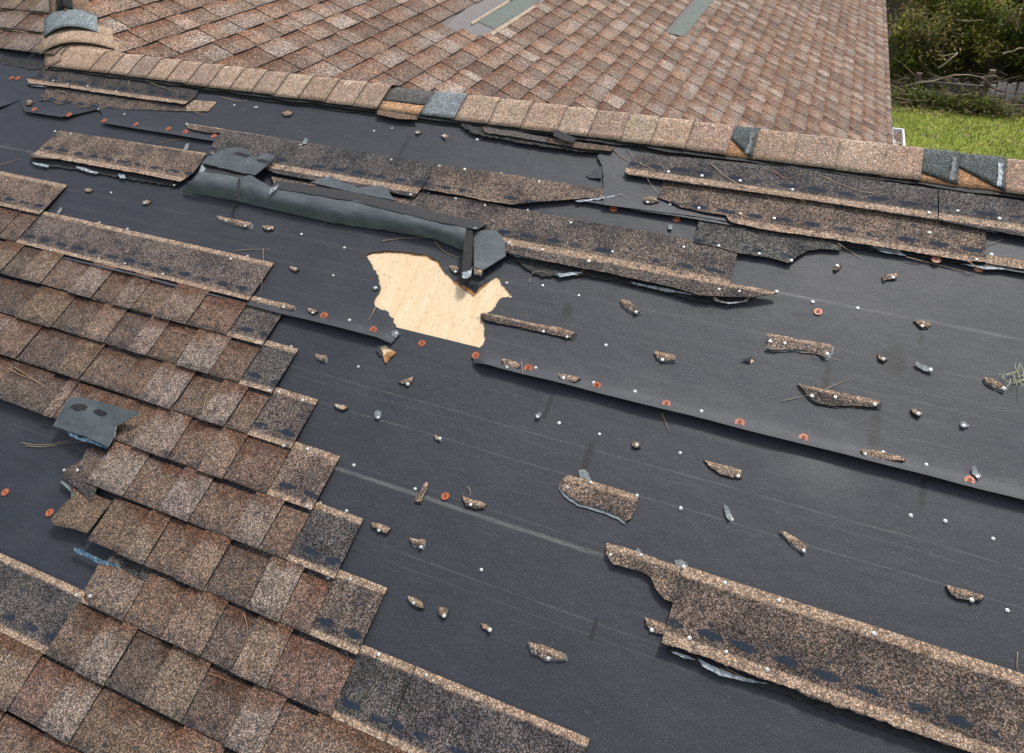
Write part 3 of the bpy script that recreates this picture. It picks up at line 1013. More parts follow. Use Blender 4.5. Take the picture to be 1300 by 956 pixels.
def hip_u(V):                                # x of the hip on the front slope at V
    return LUMP.x - max(0.0, (RIDGE_V - V) * CP)


field([-10, -11, -12, -13, -14, -15], -4.9, hip_u)
for k in range(-10, -16, -1):
    Tk = T(k)
    pl = [(-4.9, Tk + .10), (hip_u(Tk + .10), Tk + .10), (hip_u(Tk + .175), Tk + .175), (-4.9, Tk + .175)]
    sheet("shingle_headlap", pl, head_top(Tk), .0035, MAT['head'], front, tint=DARK, v0=Tk, edge=MAT['asph'], reg=False)
torn_under([(-30, 66), (10, 72), (60, 78), (64, 84), (40, 86), (10, 80), (-30, 76)], -9, h=.02)

# ------------------------------------------------------------------ ridge and hip caps
ridge = empty("ridge", W(-1.0, RIDGE_V), house)
ridge.parent = house
DV1 = -UP                                     # down the front slope
DV3 = Vector((0, CP, -SP))                    # down the hidden back slope
CAPT = {'a': (0.35, 0.252, 0.185), 'b': (0.31, 0.220, 0.165), 'c': (0.36, 0.270, 0.200), 'd': (0.29, 0.205, 0.155)}


def arch(name, A, B, dA, dB, wA, wB, tint, lift0, lift1, th=0.004, mat=None, parent=None, amp=0.0, rnd=0.012, edge=None, wA1=None, dome=None, kn=.3):
    """a cap bent over a ridge from A to B; dA, dB the two fall directions; its B end rides higher"""
    ax = (B - A); L = ax.length; ax.normalize()
    nA = dA.cross(ax); nA = nA if nA.z > 0 else -nA; nA.normalize()
    nB = dB.cross(ax); nB = nB if nB.z > 0 else -nB; nB.normalize()
    nT = (nA + nB).normalized()
    qs = [-1, -.8, -.6, -.42, -.3, -.2, -.12, -.05, 0, .05, .12, .2, .3, .42, .6, .8, 1]
    segs = 5
    vs = []; uv = []; lc = []
    seed = random.random() * 50
    for layer in (0, 1):
        for i in range(segs + 1):
            t = i / segs
            lift = lift0 + (lift1 - lift0) * t
            for q in qs:
                aq = abs(q)
                w = (wA if wA1 is None else wA + (wA1 - wA) * t) if q < 0 else wB
                d = dA if q < 0 else dB
                nn = (nA if q < 0 else nB)
                bl = min(1, aq / kn)
                nn = (nT * (1 - bl) + nn * bl).normalized()
                j = amp * noise.noise(Vector((i * 1.3 + seed, q * 3, seed))) if aq == 1 else 0
                je = amp * .5 * noise.noise(Vector((q * 5 + seed, t * 9, 3))) if i in (0, segs) else 0
                drop = rnd * (1 - bl) ** 2
                P = A + ax * (L * t + je) + d * (w * aq + j) + nn * (lift - th * layer - drop)
                if dome is not None:
                    tq = (q + 1) / 2
                    base = A + ax * (L * t + je)
                    PA = base + dA * (wA + j * (q < 0)) + nA * .012; PB = base + dB * (wB + j * (q > 0)) + nB * .012
                    PC = base + nT * dome
                    P = PA * (1 - tq) ** 2 + PC * 2 * tq * (1 - tq) + PB * tq ** 2 + nT * (lift - th * layer - .012)
                vs.append(P); uv.append((P.x + seed * .1, (w * aq + j) * (1 if q < 0 else -1) + seed)); lc.append((t, q))
    n = len(qs); st = (segs + 1) * n
    fs = []; fm = []
    for i in range(segs):
        for j in range(n - 1):
            a = i * n + j
            fs.append((a, a + 1, a + 1 + n, a + n)); fm.append(0)
            fs.append((st + a, st + a + n, st + a + 1 + n, st + a + 1)); fm.append(1)
    for i in range(segs):
        for j in (0, n - 1):
            a = i * n + j
            fs.append((a, a + n, a + n + st, a + st)); fm.append(1)
    for j in range(n - 1):
        for i in (0, segs):
            a = i * n + j
            fs.append((a, a + 1, a + 1 + st, a + st)); fm.append(1)
    o = put(name, vs, fs, mat or MAT['cap'], parent or ridge, uv, lc, tint=tint, mats=[mat or MAT['cap'], edge or MAT['asph']], fm=fm, smooth=False)
    bm = bmesh.new(); bm.from_mesh(o.data); bmesh.ops.recalc_face_normals(bm, faces=bm.faces[:]); bm.to_mesh(o.data); bm.free()
    o.data.polygons.foreach_set("use_smooth", [i == 0 for i in fm])
    return o


CAP_W = 0.130
LOWPX = [(83.8, 86, 'a'), (109.5, 91, 'b'), (135, 93, 'c'), (159, 96, 'b'), (183, 99.3, 'a'), (209, 101.5, 'a'), (235, 105.7, 'b'), (262, 109.6, 'a'), (290, 112, 'a'), (318.5, 115.4, 'b'), (347, 120, 'c'),
         (377, 124.5, 'b'), (410, 131, 'a'), (445.5, 135.5, 'b'), (476, 140.6, None), (531, 150.6, 'G'), (573.5, 154.5, 'a'), (616, 160.6, 'c'), (657.5, 165.7, 'a'), (702.7, 173, 'c'),
         (742, 178.7, 'd'), (784, 184.5, 'c'), (822, 189, 'a'), (867, 195, 'b'), (920, 203, 'T'), (952, 207, 'b'), (1003, 214, 'b'), (1058, 221, 'c'), (1119, 227, 'b'), (1168, 233, 'T2'), (1215, 240, 'T3'), (1276, 250, 'b'),
         (1335, 257, 'a'), (1395, 264, 'b')]
ridge_layers = []
for j, (off, w, lf, mt_) in enumerate(((0, 0.150, 0.012, 'asph'), (0, 0.140, 0.021, 'asph'))):
    A = W(LUMP.x + .02, RIDGE_V, 0); B = W(RIGHT - .02, RIDGE_V, 0)
    # ragged courses that end under the caps
    n = 150
    vs = []; fs = []; uvx = []
    for i in range(n + 1):
        u = A.x + (B.x - A.x) * i / n
        v = RIDGE_V + w + 0.008 * noise.noise(Vector((u * 9, j * 7, 0))) + 0.006 * noise.noise(Vector((u * 40, j * 7, 0)))
        hh = lf + .002 * noise.noise(Vector((u * 30, j, 4)))
        for (vv, h_) in ((RIDGE_V + .01, lf), (v, hh), (v - .002, max(.001, hh - 0.009))):
            P = W(u, vv, h_); vs.append(P); uvx.append((u, vv + h_ * 2))
    for i in range(n):
        for q in (0, 1):
            a = i * 3 + q
            fs.append((a, a + 1, a + 4, a + 3))
    put("ridge_underlayer", vs, fs, MAT['asph'], ridge, uvx)
for i, (x, y, kd) in enumerate(LOWPX[:-1]):
    u0 = px(x, y, .03)[0]; u1 = px(LOWPX[i + 1][0], LOWPX[i + 1][1], .03)[0]
    if i == 0:
        u0 -= 0.11
    A = W(u0 - .012, RIDGE_V, 0); B = W(u1, RIDGE_V, 0)
    wv = CAP_W + jit(.003)
    if kd in CAPT:
        o = arch("ridge_cap_shingle", A, B, DV1, DV3, wv, .13, vary(CAPT[kd], .07), 0.0250, 0.0280 + random.random() * .001, amp=.003, rnd=.0015, kn=.12)
    elif kd == 'G':
        o = arch("ridge_cap_shingle", A, B, DV1, DV3, wv, .13, (0.20, 0.225, 0.235), 0.0250, 0.0290, amp=.004, rnd=.0015, kn=.12)
        o["label"] = "grey ridge cap with its granules worn off"
    elif kd in ('T', 'T2', 'T3'):
        # cap torn across: full behind the ridge, wedge-shaped in front
        o = arch("ridge_cap_shingle", A, B, DV1, DV3, (.04 if kd != 'T2' else .085), .13, (0.085, 0.098, 0.095), 0.0250, 0.0295, amp=.006, wA1=.128, rnd=.0015, kn=.12)
        o["label"] = "grey-green torn ridge cap with orange old shingle under it"
        arch("ridge_cap_shingle", A, B, DV1, DV3, .128, .12, (0.36, 0.20, 0.105), 0.0225, 0.0235, amp=.006)
        # white tar smear along the far edge
        A2 = W(u1 - .02, RIDGE_V + .01, .033); B2 = W(u1 - .012, RIDGE_V + .11, .033)
        poly = rough([(u1 - .022, RIDGE_V + .02), (u1 - .010, RIDGE_V + .02), (u1 - .012, RIDGE_V + .115), (u1 - .024, RIDGE_V + .115)], .006, .008, i)
        sheet("tar_smear", poly, lambda a, c_: .0335 + .0015 * noise.noise(Vector((a * 90, c_ * 90, 0))), .002, MAT['fibre'] if kd == 'T3' else MAT['back'], o, reg=False, grid=.01)
    else:                                     # a missing cap: dark granules and bare tan below
        arch("ridge_cap_shingle", A, B, DV1, DV3, .075, .12, (0.10, 0.095, 0.09), 0.0225, 0.0235, amp=.006)
        arch("ridge_cap_shingle", A, B, DV1, DV3, .128, .11, (0.48, 0.29, 0.16), 0.0215, 0.0225, amp=.006)
# a dark flap stuck out below the caps
fl = flatpoly([(703, 167), (708, 166.5), (731, 177), (729, 183), (716, 180), (703, 174)], .03)
sheet("torn_cap_flap", fl, lambda a, c_: .036, .003, MAT['fold'], ridge, reg=False)
under2 = [(585, 157), (650, 168), (720, 178), (780, 187), (775, 194), (735, 192), (700, 187), (660, 181), (640, 177), (612, 172), (598, 168), (590, 163)]
sheet("torn_underlayer", rough(flatpoly(under2, .02), .006, .008, 3), lambda a, c_: .020 + .003 * noise.noise(Vector((a * 50, c_ * 50, 0))), .006, MAT['asph'], ridge, grid=.02, reg=False)
for pts, tn in (([(612, 161), (650, 166), (700, 176), (698, 181), (660, 175), (615, 168)], (0.26, 0.22, 0.19)), ([(690, 174), (780, 187), (776, 192), (740, 189), (695, 181)], (0.30, 0.19, 0.12)),
                ([(480, 139), (528, 147), (530, 152), (505, 151), (478, 145)], (0.46, 0.29, 0.16))):
    sheet("torn_shingle", rough(flatpoly(pts, .025), .003, .008, 8), lambda a, c_: .0255, .003, MAT['cap'], ridge, reg=False, tint=tn, edge=MAT['asph'])

# the hip running up from the corner -------------------------------------------
HD = Vector((-1, 1, TP)).normalized()
hA = (-UP - HD * (-UP).dot(HD)).normalized()        # down the front slope, square to the hip
hB = (D2 - HD * D2.dot(HD)).normalized()
hip = empty("hip", LUMP, house)


def hipcap(s0, s1, w, wB, tint, l0, l1, mat=None, name="hip_cap_shingle", rnd=-0.012, dome=None):
    return arch(name, LUMP + HD * s1, LUMP + HD * s0, hA, hB, w, wB, tint, l0, l1, amp=.003, parent=hip, mat=mat, rnd=rnd, dome=dome)


hipcap(-0.13, 0.12, 0.125, 0.21, (0.30, 0.215, 0.15), 0.012, 0.018, dome=.060)
hipcap(0.0, 0.22, 0.145, 0.19, (0.32, 0.235, 0.165), 0.019, 0.027, dome=.070)
hipcap(0.12, 0.31, 0.115, 0.13, (0.17, 0.20, 0.21), 0.027, 0.036, dome=.070)
hipcap(0.30, 2.2, 0.024, 0.022, (0.03, 0.03, 0.03), 0.050, 0.050, mat=MAT['fold'], name="bare_hip_strip")
hipcap(0.28, 2.2, 0.075, 0.095, (0.27, 0.18, 0.12), 0.0335, 0.034)

# ------------------------------------------------------------------ side slope beyond the ridge
YEND = 14.35 - LUMP.y
S_EAVE = (EAVE_X - LUMP.x) / CP
deck2 = [(-3.0 / CP, 3.0), (0, 0), (S_EAVE, S_EAVE * CP), (S_EAVE, YEND), (-3.0 / CP, YEND)]
side = sheet("side_slope", deck2, lambda a, c_: 0.0, 0.02, MAT['drip'], house, reg=False, WF=W2)
E2 = 0.1428
TINTS2 = [(0.335, 0.240, 0.180), (0.285, 0.190, 0.135), (0.34, 0.275, 0.225), (0.235, 0.158, 0.115), (0.30, 0.215, 0.160), (0.265, 0.200, 0.160), (0.205, 0.145, 0.112)]
gapA = [px2(*q) for q in [(566, 36), (612, -4), (700, -6), (677, 9), (621, 43), (604, 42)]]
gapB = [px2(*q) for q in [(851, 42), (893, -4), (907, -2), (866, 46)]]
cells = []
j = -22
while j * E2 < S_EAVE - 0.02:
    s0 = j * E2; s1 = min(s0 + E2, S_EAVE + .015)
    xm = (s0 + s1) / 2 * CP
    y = (xm if xm > 0 else -xm) + random.uniform(-.1, 0) - 0.12
    i = random.randint(0, 1)
    ym = YEND
    while y < ym:
        w = random.choice((random.uniform(.09, .13), random.uniform(.13, .21)))
        q = proj(W2((s0 + s1) / 2, y + w / 2))
        vis = -40 < q[0] < 1340 and -40 < q[1] < 260 and q[2] > 0
        cells.append((s0, s1, y, min(y + w, ym), i % 2, vis, q[2], j))
        y += w; i += 1
    j += 1


def cellbox(c, k):
    s0, s1, y0, y1, r, vis, dist, j = c
    sm, ym_ = (s0 + s1) / 2, (y0 + y1) / 2
    lim = abs(s0 * CP)
    h1 = (0.0125 if r else 0.0085); h0 = h1 - 0.006
    a = s0 - 0.004 + (0 if r else .006); b_ = s1 + jit(.002) - (0 if r else .003)
    gpp = 0.0020 if not r else 0.0
    y0 += gpp; y1 -= gpp
    y0j = y0 + jit(.003)
    # keep inside the valley and the hip
    def cl(s, y):
        return max(y, (s * CP) if s > 0 else (-s * CP))
    P = [(a, cl(a, y0), h0), (b_, cl(b_, y0j), h1), (b_, max(cl(b_, y0j) + .001, y1), h1), (a, max(cl(a, y0) + .001, y1), h0)]
    vs = [W2(*p) for p in P] + [W2(p[0], p[1], max(0.0005, p[2] - .007)) for p in P]
    fs = [(0, 1, 2, 3), (4, 7, 6, 5), (0, 4, 5, 1), (1, 5, 6, 2), (2, 6, 7, 3), (3, 7, 4, 0)]
    uv = [(p[0] + 11, p[1]) for p in P] * 2
    lc = [(0, 0), (0, 1), (1, 1), (1, 0)] * 2
    base = random.choice(TINTS2 if r else TINTS2[1:])
    kk = (0.80 if r else 0.68) * random.uniform(.86, 1.14)
    base = tuple(x * kk for x in base)
    return vs, fs, uv, lc, base


def in_gap(c):
    p = ((c[0] + c[1]) / 2, (c[2] + c[3]) / 2)
    return inside(p, gapA) or inside(p, gapB)


cells = [c for c in cells if not in_gap(c) and c[3] > abs(((c[0] + c[1]) / 2) * CP)]
vis = sorted([c for c in cells if c[5]], key=lambda c: c[6])
NSOLO = max(60, 298 - NT[0])
solo = vis[:NSOLO]
solo_ids = set(id(c) for c in solo)
for c in solo:
    vs, fs, uv, lc, base = cellbox(c, 0)
    put("shingle", vs, fs, MAT['far'], side, uv, lc, tint=base, mats=[MAT['far'], MAT['drip']], fm=[0, 1, 0, 1, 1, 1])
VS = []; FS = []; UV = []; LC = []; TT = []; FM = []
for c in cells:
    if id(c) in solo_ids:
        continue
    vs, fs, uv, lc, base = cellbox(c, 0)
    o_ = len(VS)
    VS += vs; FS += [tuple(i + o_ for i in f) for f in fs]; UV += uv; LC += lc; TT += [base] * 8; FM += [0, 1, 0, 1, 1, 1]
put("shingle", VS, FS, MAT['far'], side, UV, LC, tints=TT, mats=[MAT['far'], MAT['drip']], fm=FM, kind="stuff")
# bare strips on the side slope
gA = [px2(*q) for q in [(560, 40), (612, -8), (705, -12), (684, 8), (624, 46), (600, 46)]]
sheet("bare_strip", gA, lambda a, c_: 0.0045, 0.003, MAT['barefar'], side, reg=False, WF=W2)
gA2 = [px2(*q) for q in [(603, 27), (655, -4), (693, -6), (675, 9), (627, 38)]]
sheet("turned_shingle", rough(gA2, .006, .03), lambda a, c_: 0.0085, 0.003, MAT['greenfar'], side, reg=False, WF=W2)
for q in ([(597, 30), (657, -6), (659, -4), (599, 33)], [(621, 43.5), (677, 8), (681, 10), (625, 47)]):
    sheet("torn_edge", [px2(*p) for p in q], lambda a, c_: 0.0115, 0.002, MAT['cap'], side, reg=False, WF=W2, tint=(0.36, 0.29, 0.22))
gB = [px2(*q) for q in [(848, 43), (893, -6), (911, -6), (868, 48)]]
sheet("bare_strip", gB, lambda a, c_: 0.0105, 0.004, MAT['greenfar'], side, reg=False, WF=W2)

# hidden back slopes, walls, gutter ---------------------------------------------
def quad(name, pts, mat, parent, th=None):
    vs = [Vector(p) for p in pts]
    if th:
        vs = vs + [v - Vector((0, 0, th)) for v in vs]
        n = len(pts)
        fs = [tuple(range(n)), tuple(range(2 * n - 1, n - 1, -1))] + [(i, (i + 1) % n, (i + 1) % n + n, i + n) for i in range(n)]
    else:
        fs = [tuple(range(len(pts)))]
    uv = [(v.x, v.y) for v in vs]
    return put(name, vs, fs, mat, parent, uv, tint=(0.34, 0.25, 0.2))


RLX = LUMP.x
yE = RY + HDROP / TP
quad("rear_slope", [(RLX, RY, RZ - .004), (RIGHT, RY, RZ - .004), (RIGHT, yE, EZ - .004), (EAVE_X, yE, EZ - .004)], MAT['cap'], house, .02)
MR = W(LUMP.x - 3.0, RIDGE_V - 3.0 / CP)
quad("main_rear_slope", [(MR.x, MR.y, MR.z - .003), (MR.x, 14.3, MR.z - .003), (LEFT, 14.3, MR.z - .003), (LEFT, MR.y, MR.z - .003)], MAT['cap'], house, .02)
yF = W(0, V_EAVE).y
for nm, (x0, x1, y0, y1) in (("wall", (LEFT + .4, RIGHT - .3, yF + .45, yE - .5)), ("wall", (LEFT + .4, EAVE_X - .4, yE - .5, 14.0))):
    z1 = EZ - .02
    vs = [(x0, y0, 0), (x1, y0, 0), (x1, y1, 0), (x0, y1, 0), (x0, y0, z1), (x1, y0, z1), (x1, y1, z1), (x0, y1, z1)]
    put(nm, vs, [(0, 1, 5, 4), (1, 2, 6, 5), (2, 3, 7, 6), (3, 0, 4, 7), (4, 5, 6, 7), (3, 2, 1, 0)], MAT['wall'], house)
put("gable_wall", [(RIGHT - .3, yF + .45, EZ - .02), (RIGHT - .3, yE - .5, EZ - .02), (RIGHT - .3, RY, RZ - .08), (RIGHT - .45, yF + .45, EZ - .02), (RIGHT - .45, yE - .5, EZ - .02), (RIGHT - .45, RY, RZ - .08)],
    [(0, 1, 2), (5, 4, 3), (0, 3, 4, 1), (1, 4, 5, 2), (2, 5, 3, 0)], MAT['wall'], house)
# drip edge along the eave and the end rake
ye0 = LUMP.y + S_EAVE * CP
quad("drip_edge", [(EAVE_X, ye0, EZ + .004), (EAVE_X + .022, ye0, EZ - .004), (EAVE_X + .022, 14.36, EZ - .004), (EAVE_X, 14.36, EZ + .004)], MAT['drip'], house, .05)
a0 = W2(-3 / CP, YEND, 0.02); a1 = W2(S_EAVE + .02, YEND, 0.02)
quad("rake_edge", [a0, a1, a1 + Vector((0, .03, 0)), a0 + Vector((0, .03, 0))], MAT['drip'], house, .09)
# gutter: short white box gutter full of litter
_, yg1 = px2(1129, 161)
gy1 = LUMP.y + yg1
gy0 = ye0
gx0 = EAVE_X + .024; gx1 = gx0 + .105
z1 = EZ - .012
gv = []; gf = []
prof = [(gx0, z1 - .10), (gx0, z1), (gx0 + .004, z1), (gx0 + .004, z1 - .09), (gx1 - .012, z1 - .09), (gx1 - .004, z1 - .02), (gx1 - .012, z1), (gx1 + .004, z1 + .003), (gx1 + .006, z1 - .02), (gx1 - .006, z1 - .10)]
for yy_ in (gy0, gy1):
    gv += [(a, yy_, c_) for a, c_ in prof]
n = len(prof)
for i in range(n):
    gf.append((i, (i + 1) % n, (i + 1) % n + n, i + n))
gf += [tuple(range(n - 1, -1, -1)), tuple(range(n, 2 * n))]
gut = put("gutter", gv, gf, MAT['white'], house)
put("end_cap", [(gx0, gy1 + .001, z1 - .1), (gx1 + .006, gy1 + .001, z1 - .1), (gx1 + .006, gy1 + .001, z1 + .006), (gx0, gy1 + .001, z1 + .006),
                (gx0, gy1 + .02, z1 - .1), (gx1 + .006, gy1 + .02, z1 - .1), (gx1 + .006, gy1 + .02, z1 + .006), (gx0, gy1 + .02, z1 + .006)],
    [(0, 1, 2, 3), (7, 6, 5, 4), (0, 4, 5, 1), (1, 5, 6, 2), (2, 6, 7, 3), (3, 7, 4, 0)], MAT['white'], gut)
vs = []; fs = []
for i in range(260):
    c0 = Vector((random.uniform(gx0 + .012, gx1 - .02), random.uniform(gy0, gy1 - .01), z1 - random.uniform(.005, .035)))
    a = Vector((jit(1), jit(1), jit(.4))).normalized() * random.uniform(.010, .022)
    b_ = a.cross(Vector((jit(.4), jit(.4), 1))).normalized() * random.uniform(.006, .012)
    o_ = len(vs)
    vs += [c0 - a, c0 + b_, c0 + a, c0 - b_]; fs.append((o_, o_ + 1, o_ + 2, o_ + 3))
put("leaf_litter", vs, fs, MAT['debris'], gut, kind="stuff")

#PART2
# ------------------------------------------------------------------ loose pieces lying on the roof
def panel(name, upper, lower, hu, hl, bulge, mat, parent, th=0.004, rows=6, cols=40, edge=None, amp=0.002, ragged=(1, 1)):
    """a curled strip between two traced edges, HU and HL metres above the deck"""
    def along(pl, t):
        L = [0]
        for a, c_ in zip(pl, pl[1:]):
            L.append(L[-1] + math.dist(a, c_))
        d = t * L[-1]
        for i in range(len(pl) - 1):
            if d <= L[i + 1] or i == len(pl) - 2:
                f = (d - L[i]) / max(1e-6, L[i + 1] - L[i])
                return (pl[i][0] + (pl[i + 1][0] - pl[i][0]) * f, pl[i][1] + (pl[i + 1][1] - pl[i][1]) * f)
    cols = max(4, int(math.dist(upper[0], upper[-1]) / 4))
    sd = upper[0][0] * .37
    vs = []; uv = []
    for side_ in (0, 1):
        for i in range(cols + 1):
            t = i / cols
            a = along(upper, t); b_ = along(lower, t)
            for j in range(rows + 1):
                q = j / rows
                h = hu + (hl - hu) * q + bulge * math.sin(math.pi * q)
                x = a[0] + (b_[0] - a[0]) * q; y = a[1] + (b_[1] - a[1]) * q
                U, V = px(x, y, h)
                if j == 0: V += ragged[0] * amp * 1.5 * noise.noise(Vector((t * cols * .5, sd, 1)))
                if j == rows: V += ragged[1] * amp * 1.5 * noise.noise(Vector((t * cols * .5, sd, 7)))
                hh = h + .002 * noise.noise(Vector((U * 14, V * 14, sd))) - th * side_
                vs.append(W(U, V, hh)); uv.append((U + sd, q * .1 + V))
    n = (cols + 1) * (rows + 1); r1 = rows + 1
    fs = []; fm = []
    for i in range(cols):
        for j in range(rows):
            a = i * r1 + j
            fs.append((a, a + 1, a + r1 + 1, a + r1)); fm.append(0)
            fs.append((n + a, n + a + r1, n + a + r1 + 1, n + a + 1)); fm.append(1)
        for j in (0, rows):
            a = i * r1 + j
            k_ = len(vs); vs += [vs[a], vs[a + r1], vs[a + r1 + n], vs[a + n]]; uv += [uv[a], uv[a + r1], uv[a + r1], uv[a]]
            fs.append((k_, k_ + 1, k_ + 2, k_ + 3)); fm.append(1)
    for j in range(rows):
        for i in (0, cols):
            a = i * r1 + j
            k_ = len(vs); vs += [vs[a], vs[a + 1], vs[a + 1 + n], vs[a + n]]; uv += [uv[a]] * 4
            fs.append((k_, k_ + 1, k_ + 2, k_ + 3)); fm.append(1)
    o = put(name, vs, fs, mat, parent, uv, mats=[mat, edge or MAT['asph']], fm=fm, tint=(.1, .1, .1))
    o.data.polygons.foreach_set("use_smooth", [i == 0 for i in fm])
    return o


def piece(name, pts, hfun, mat, parent, amp=0.002, h=0.03, th=0.004, tint=(.12, .1, .09), grid=0.02, edge=None, **kw):
    return sheet(name, rough(flatpoly(pts, h), amp, 0.008, len(pts)), hfun, th, mat, parent, tint=tint, edge=edge or MAT['asph'], grid=grid, reg=kw.pop('reg', True), **kw)


fold = empty("folded_shingle_strip", W(*px(430, 265), 0.02))
tag(fold, "long blue-grey shingle strip folded over with its back up, above the bare wood patch", "shingle strip")
panel("backing_face", [(303, 226), (318, 222), (343, 237), (400, 246), (450, 254), (526, 273), (560, 281), (592, 287.5)],
      [(301, 255), (325, 261), (388, 275), (417, 282), (445, 286), (501, 294), (551, 303), (588, 318)], .044, .012, .014, MAT['back'], fold, edge=MAT['back'], ragged=(0, 1))
panel("backing_face", [(255, 217.5), (280, 221), (306, 226)], [(231.5, 243), (262, 248), (302.5, 255)], .046, .012, .018, MAT['back'], fold, edge=MAT['back'], ragged=(0, 1))
panel("turned_fold", [(350, 229), (395, 235), (438, 241), (500, 254), (540, 266), (563, 273), (600, 279), (618, 285)], [(344, 238), (400, 247.5), (450, 255.5), (526, 274.5), (560, 282.5), (592, 288.5), (606, 291)], .024, .047, .002, MAT['fold'], fold, edge=MAT['fold'], rows=4)
panel("turned_fold", [(256, 206), (290, 214), (325, 222)], [(258, 218), (290, 223), (322, 230)], .024, .040, .0, MAT['fold'], fold, edge=MAT['fold'], rows=4)
piece("backing_scrap", [(393, 231), (405, 227), (420, 223), (433, 230), (455, 238), (470, 236), (486, 235), (495, 245), (501, 254), (480, 250), (445, 243)], lambda a, c_: .0285, MAT['back'], fold, .002, reg=False)
for q in ([(302, 227), (305, 226), (303.5, 255), (301, 255)], ):
    piece("seam", q, lambda a, c_: .060, MAT['fold'], fold, .0005, h=.06, th=.002, reg=False)
for q, hh in (([(343, 239), (349, 237), (354, 234), (351, 240), (346, 243), (342, 247)], .058), ([(256, 209), (261, 214), (258, 219), (252, 221), (254, 214)], .04), ([(600, 290), (604, 288), (606, 291)], .05)):
    piece("torn_fringe", q, lambda a, c_, hh=hh: hh, MAT['fibre'], fold, .001, h=hh, th=.001, reg=False)
U0, V0 = px(300, 205, .04)
fa = empty("shingle_flap", W(U0, V0, .02))
tag(fa, "blue-grey turned-up shingle flap above the left end of the folded strip", "shingle flap")
piece("backing_face", [(256.5, 206), (262, 200), (275, 194), (288, 189), (305, 188), (318, 194), (321, 202), (337, 195), (351, 199), (340, 210), (324, 222), (300, 218), (258, 207)],
      lambda a, c_: .040 + .12 * max(0, V0 + .05 - c_) * .3 + .004 * noise.noise(Vector((a * 16, c_ * 16, 2))), MAT['back'], fa, .002, h=.04, edge=MAT['back'])
for q in ([(297, 193), (305, 193.5), (318, 197), (312, 199), (300, 196)], [(325, 202), (333, 201.5), (345, 205), (340, 207), (328, 205)]):
    piece("glue_patch", q, lambda a, c_: top_h(a, c_) + .0012, MAT['fold'], fa, .001, h=.045, th=.001, reg=False)
fc = empty("shingle_flap", W(*px(618, 315), .02))
tag(fc, "blue-grey shingle flap with a black upright fold, fanned out beside the bare wood patch", "shingle flap")
Uc, Vc = px(601, 320, .05)
piece("backing_face", [(601, 291), (615, 291), (630, 289.5), (637, 298), (640, 308), (641, 321), (626, 331), (612, 340), (601, 337)], lambda a, c_: .032 - .25 * max(0, a - Uc) * .3, MAT['back'], fc, .0015, h=.04, edge=MAT['back'])
piece("black_fold", [(590, 287), (600.5, 287), (600, 310), (598, 335), (596.5, 351), (591, 354), (586, 352), (588, 320)], lambda a, c_: .042, MAT['fold'], fc, .0008, h=.042, th=.02)
piece("torn_fringe", [(587, 346), (590, 345), (597, 343), (600, 338), (598, 350), (593, 354), (587, 353)], lambda a, c_: .0435, MAT['fibre'], fc, .001, h=.043, th=.001, reg=False)
fd = empty("shingle_flap", W(*px(118, 530), .03))
tag(fd, "dark grey shingle flap flipped back over the brown tabs beside the left gap", "shingle flap")
Ud, Vd = px(100, 545, .04)
piece("backing_face", [(88, 508), (94, 504.5), (112, 507), (135, 513), (160, 520), (179, 526), (165, 533), (155, 538), (148, 541), (146, 552), (136, 567), (125, 561), (105, 553), (84, 546), (66, 540), (71, 531), (80, 520)],
      lambda a, c_: .044 + .004 * noise.noise(Vector((a * 16, c_ * 16, 2))) + .02 * max(0, min(1, (Vd - c_) * 6)), MAT['back'], fd, .0016, h=.046, edge=MAT['fibre'])
for q in ([(90, 517), (97, 514), (108, 514), (113, 517), (110, 521), (97, 522)], [(120, 522), (127, 520), (135, 523), (138, 527), (128, 529), (121, 525)]):
    piece("glue_patch", q, lambda a, c_: top_h(a, c_) + .0012, MAT['fold'], fd, .001, h=.048, th=.001, reg=False)
piece("torn_fringe", [(84, 547), (96, 549), (100, 556), (115, 556), (126, 557), (137, 566), (135, 570), (118, 563), (104, 560), (88, 553)], lambda a, c_: .040, MAT['bluefibre'], fd, .0015, h=.04, th=.001, reg=False)
bl = sheet("blue_fibre_strip", rough(flatpoly([(93, 694), (104, 698), (116, 704), (133, 712), (153, 719), (150, 726), (132, 719), (112, 708), (96, 701)], .02), .002, .006, 2), lambda a, c_: .022 + .002 * noise.noise(Vector((a * 80, c_ * 80, 0))), .001, MAT['bluefibre'], None, grid=.008)
tag(bl, "pale blue strip of torn fibre under the tab edge by the lower left gap", "torn fibre")
bl = sheet("blue_fibre_tuft", rough(flatpoly([(76, 611), (80, 610), (90, 616), (95, 622), (94, 632), (90, 634), (91, 625), (83, 618)], .02), .002, .005, 2), lambda a, c_: .020 + .002 * noise.noise(Vector((a * 80, c_ * 80, 0))), .001, MAT['cloth'], None, grid=.008)
tag(bl, "wispy pale tuft of fibre at the torn left end of a brown tab", "torn fibre")

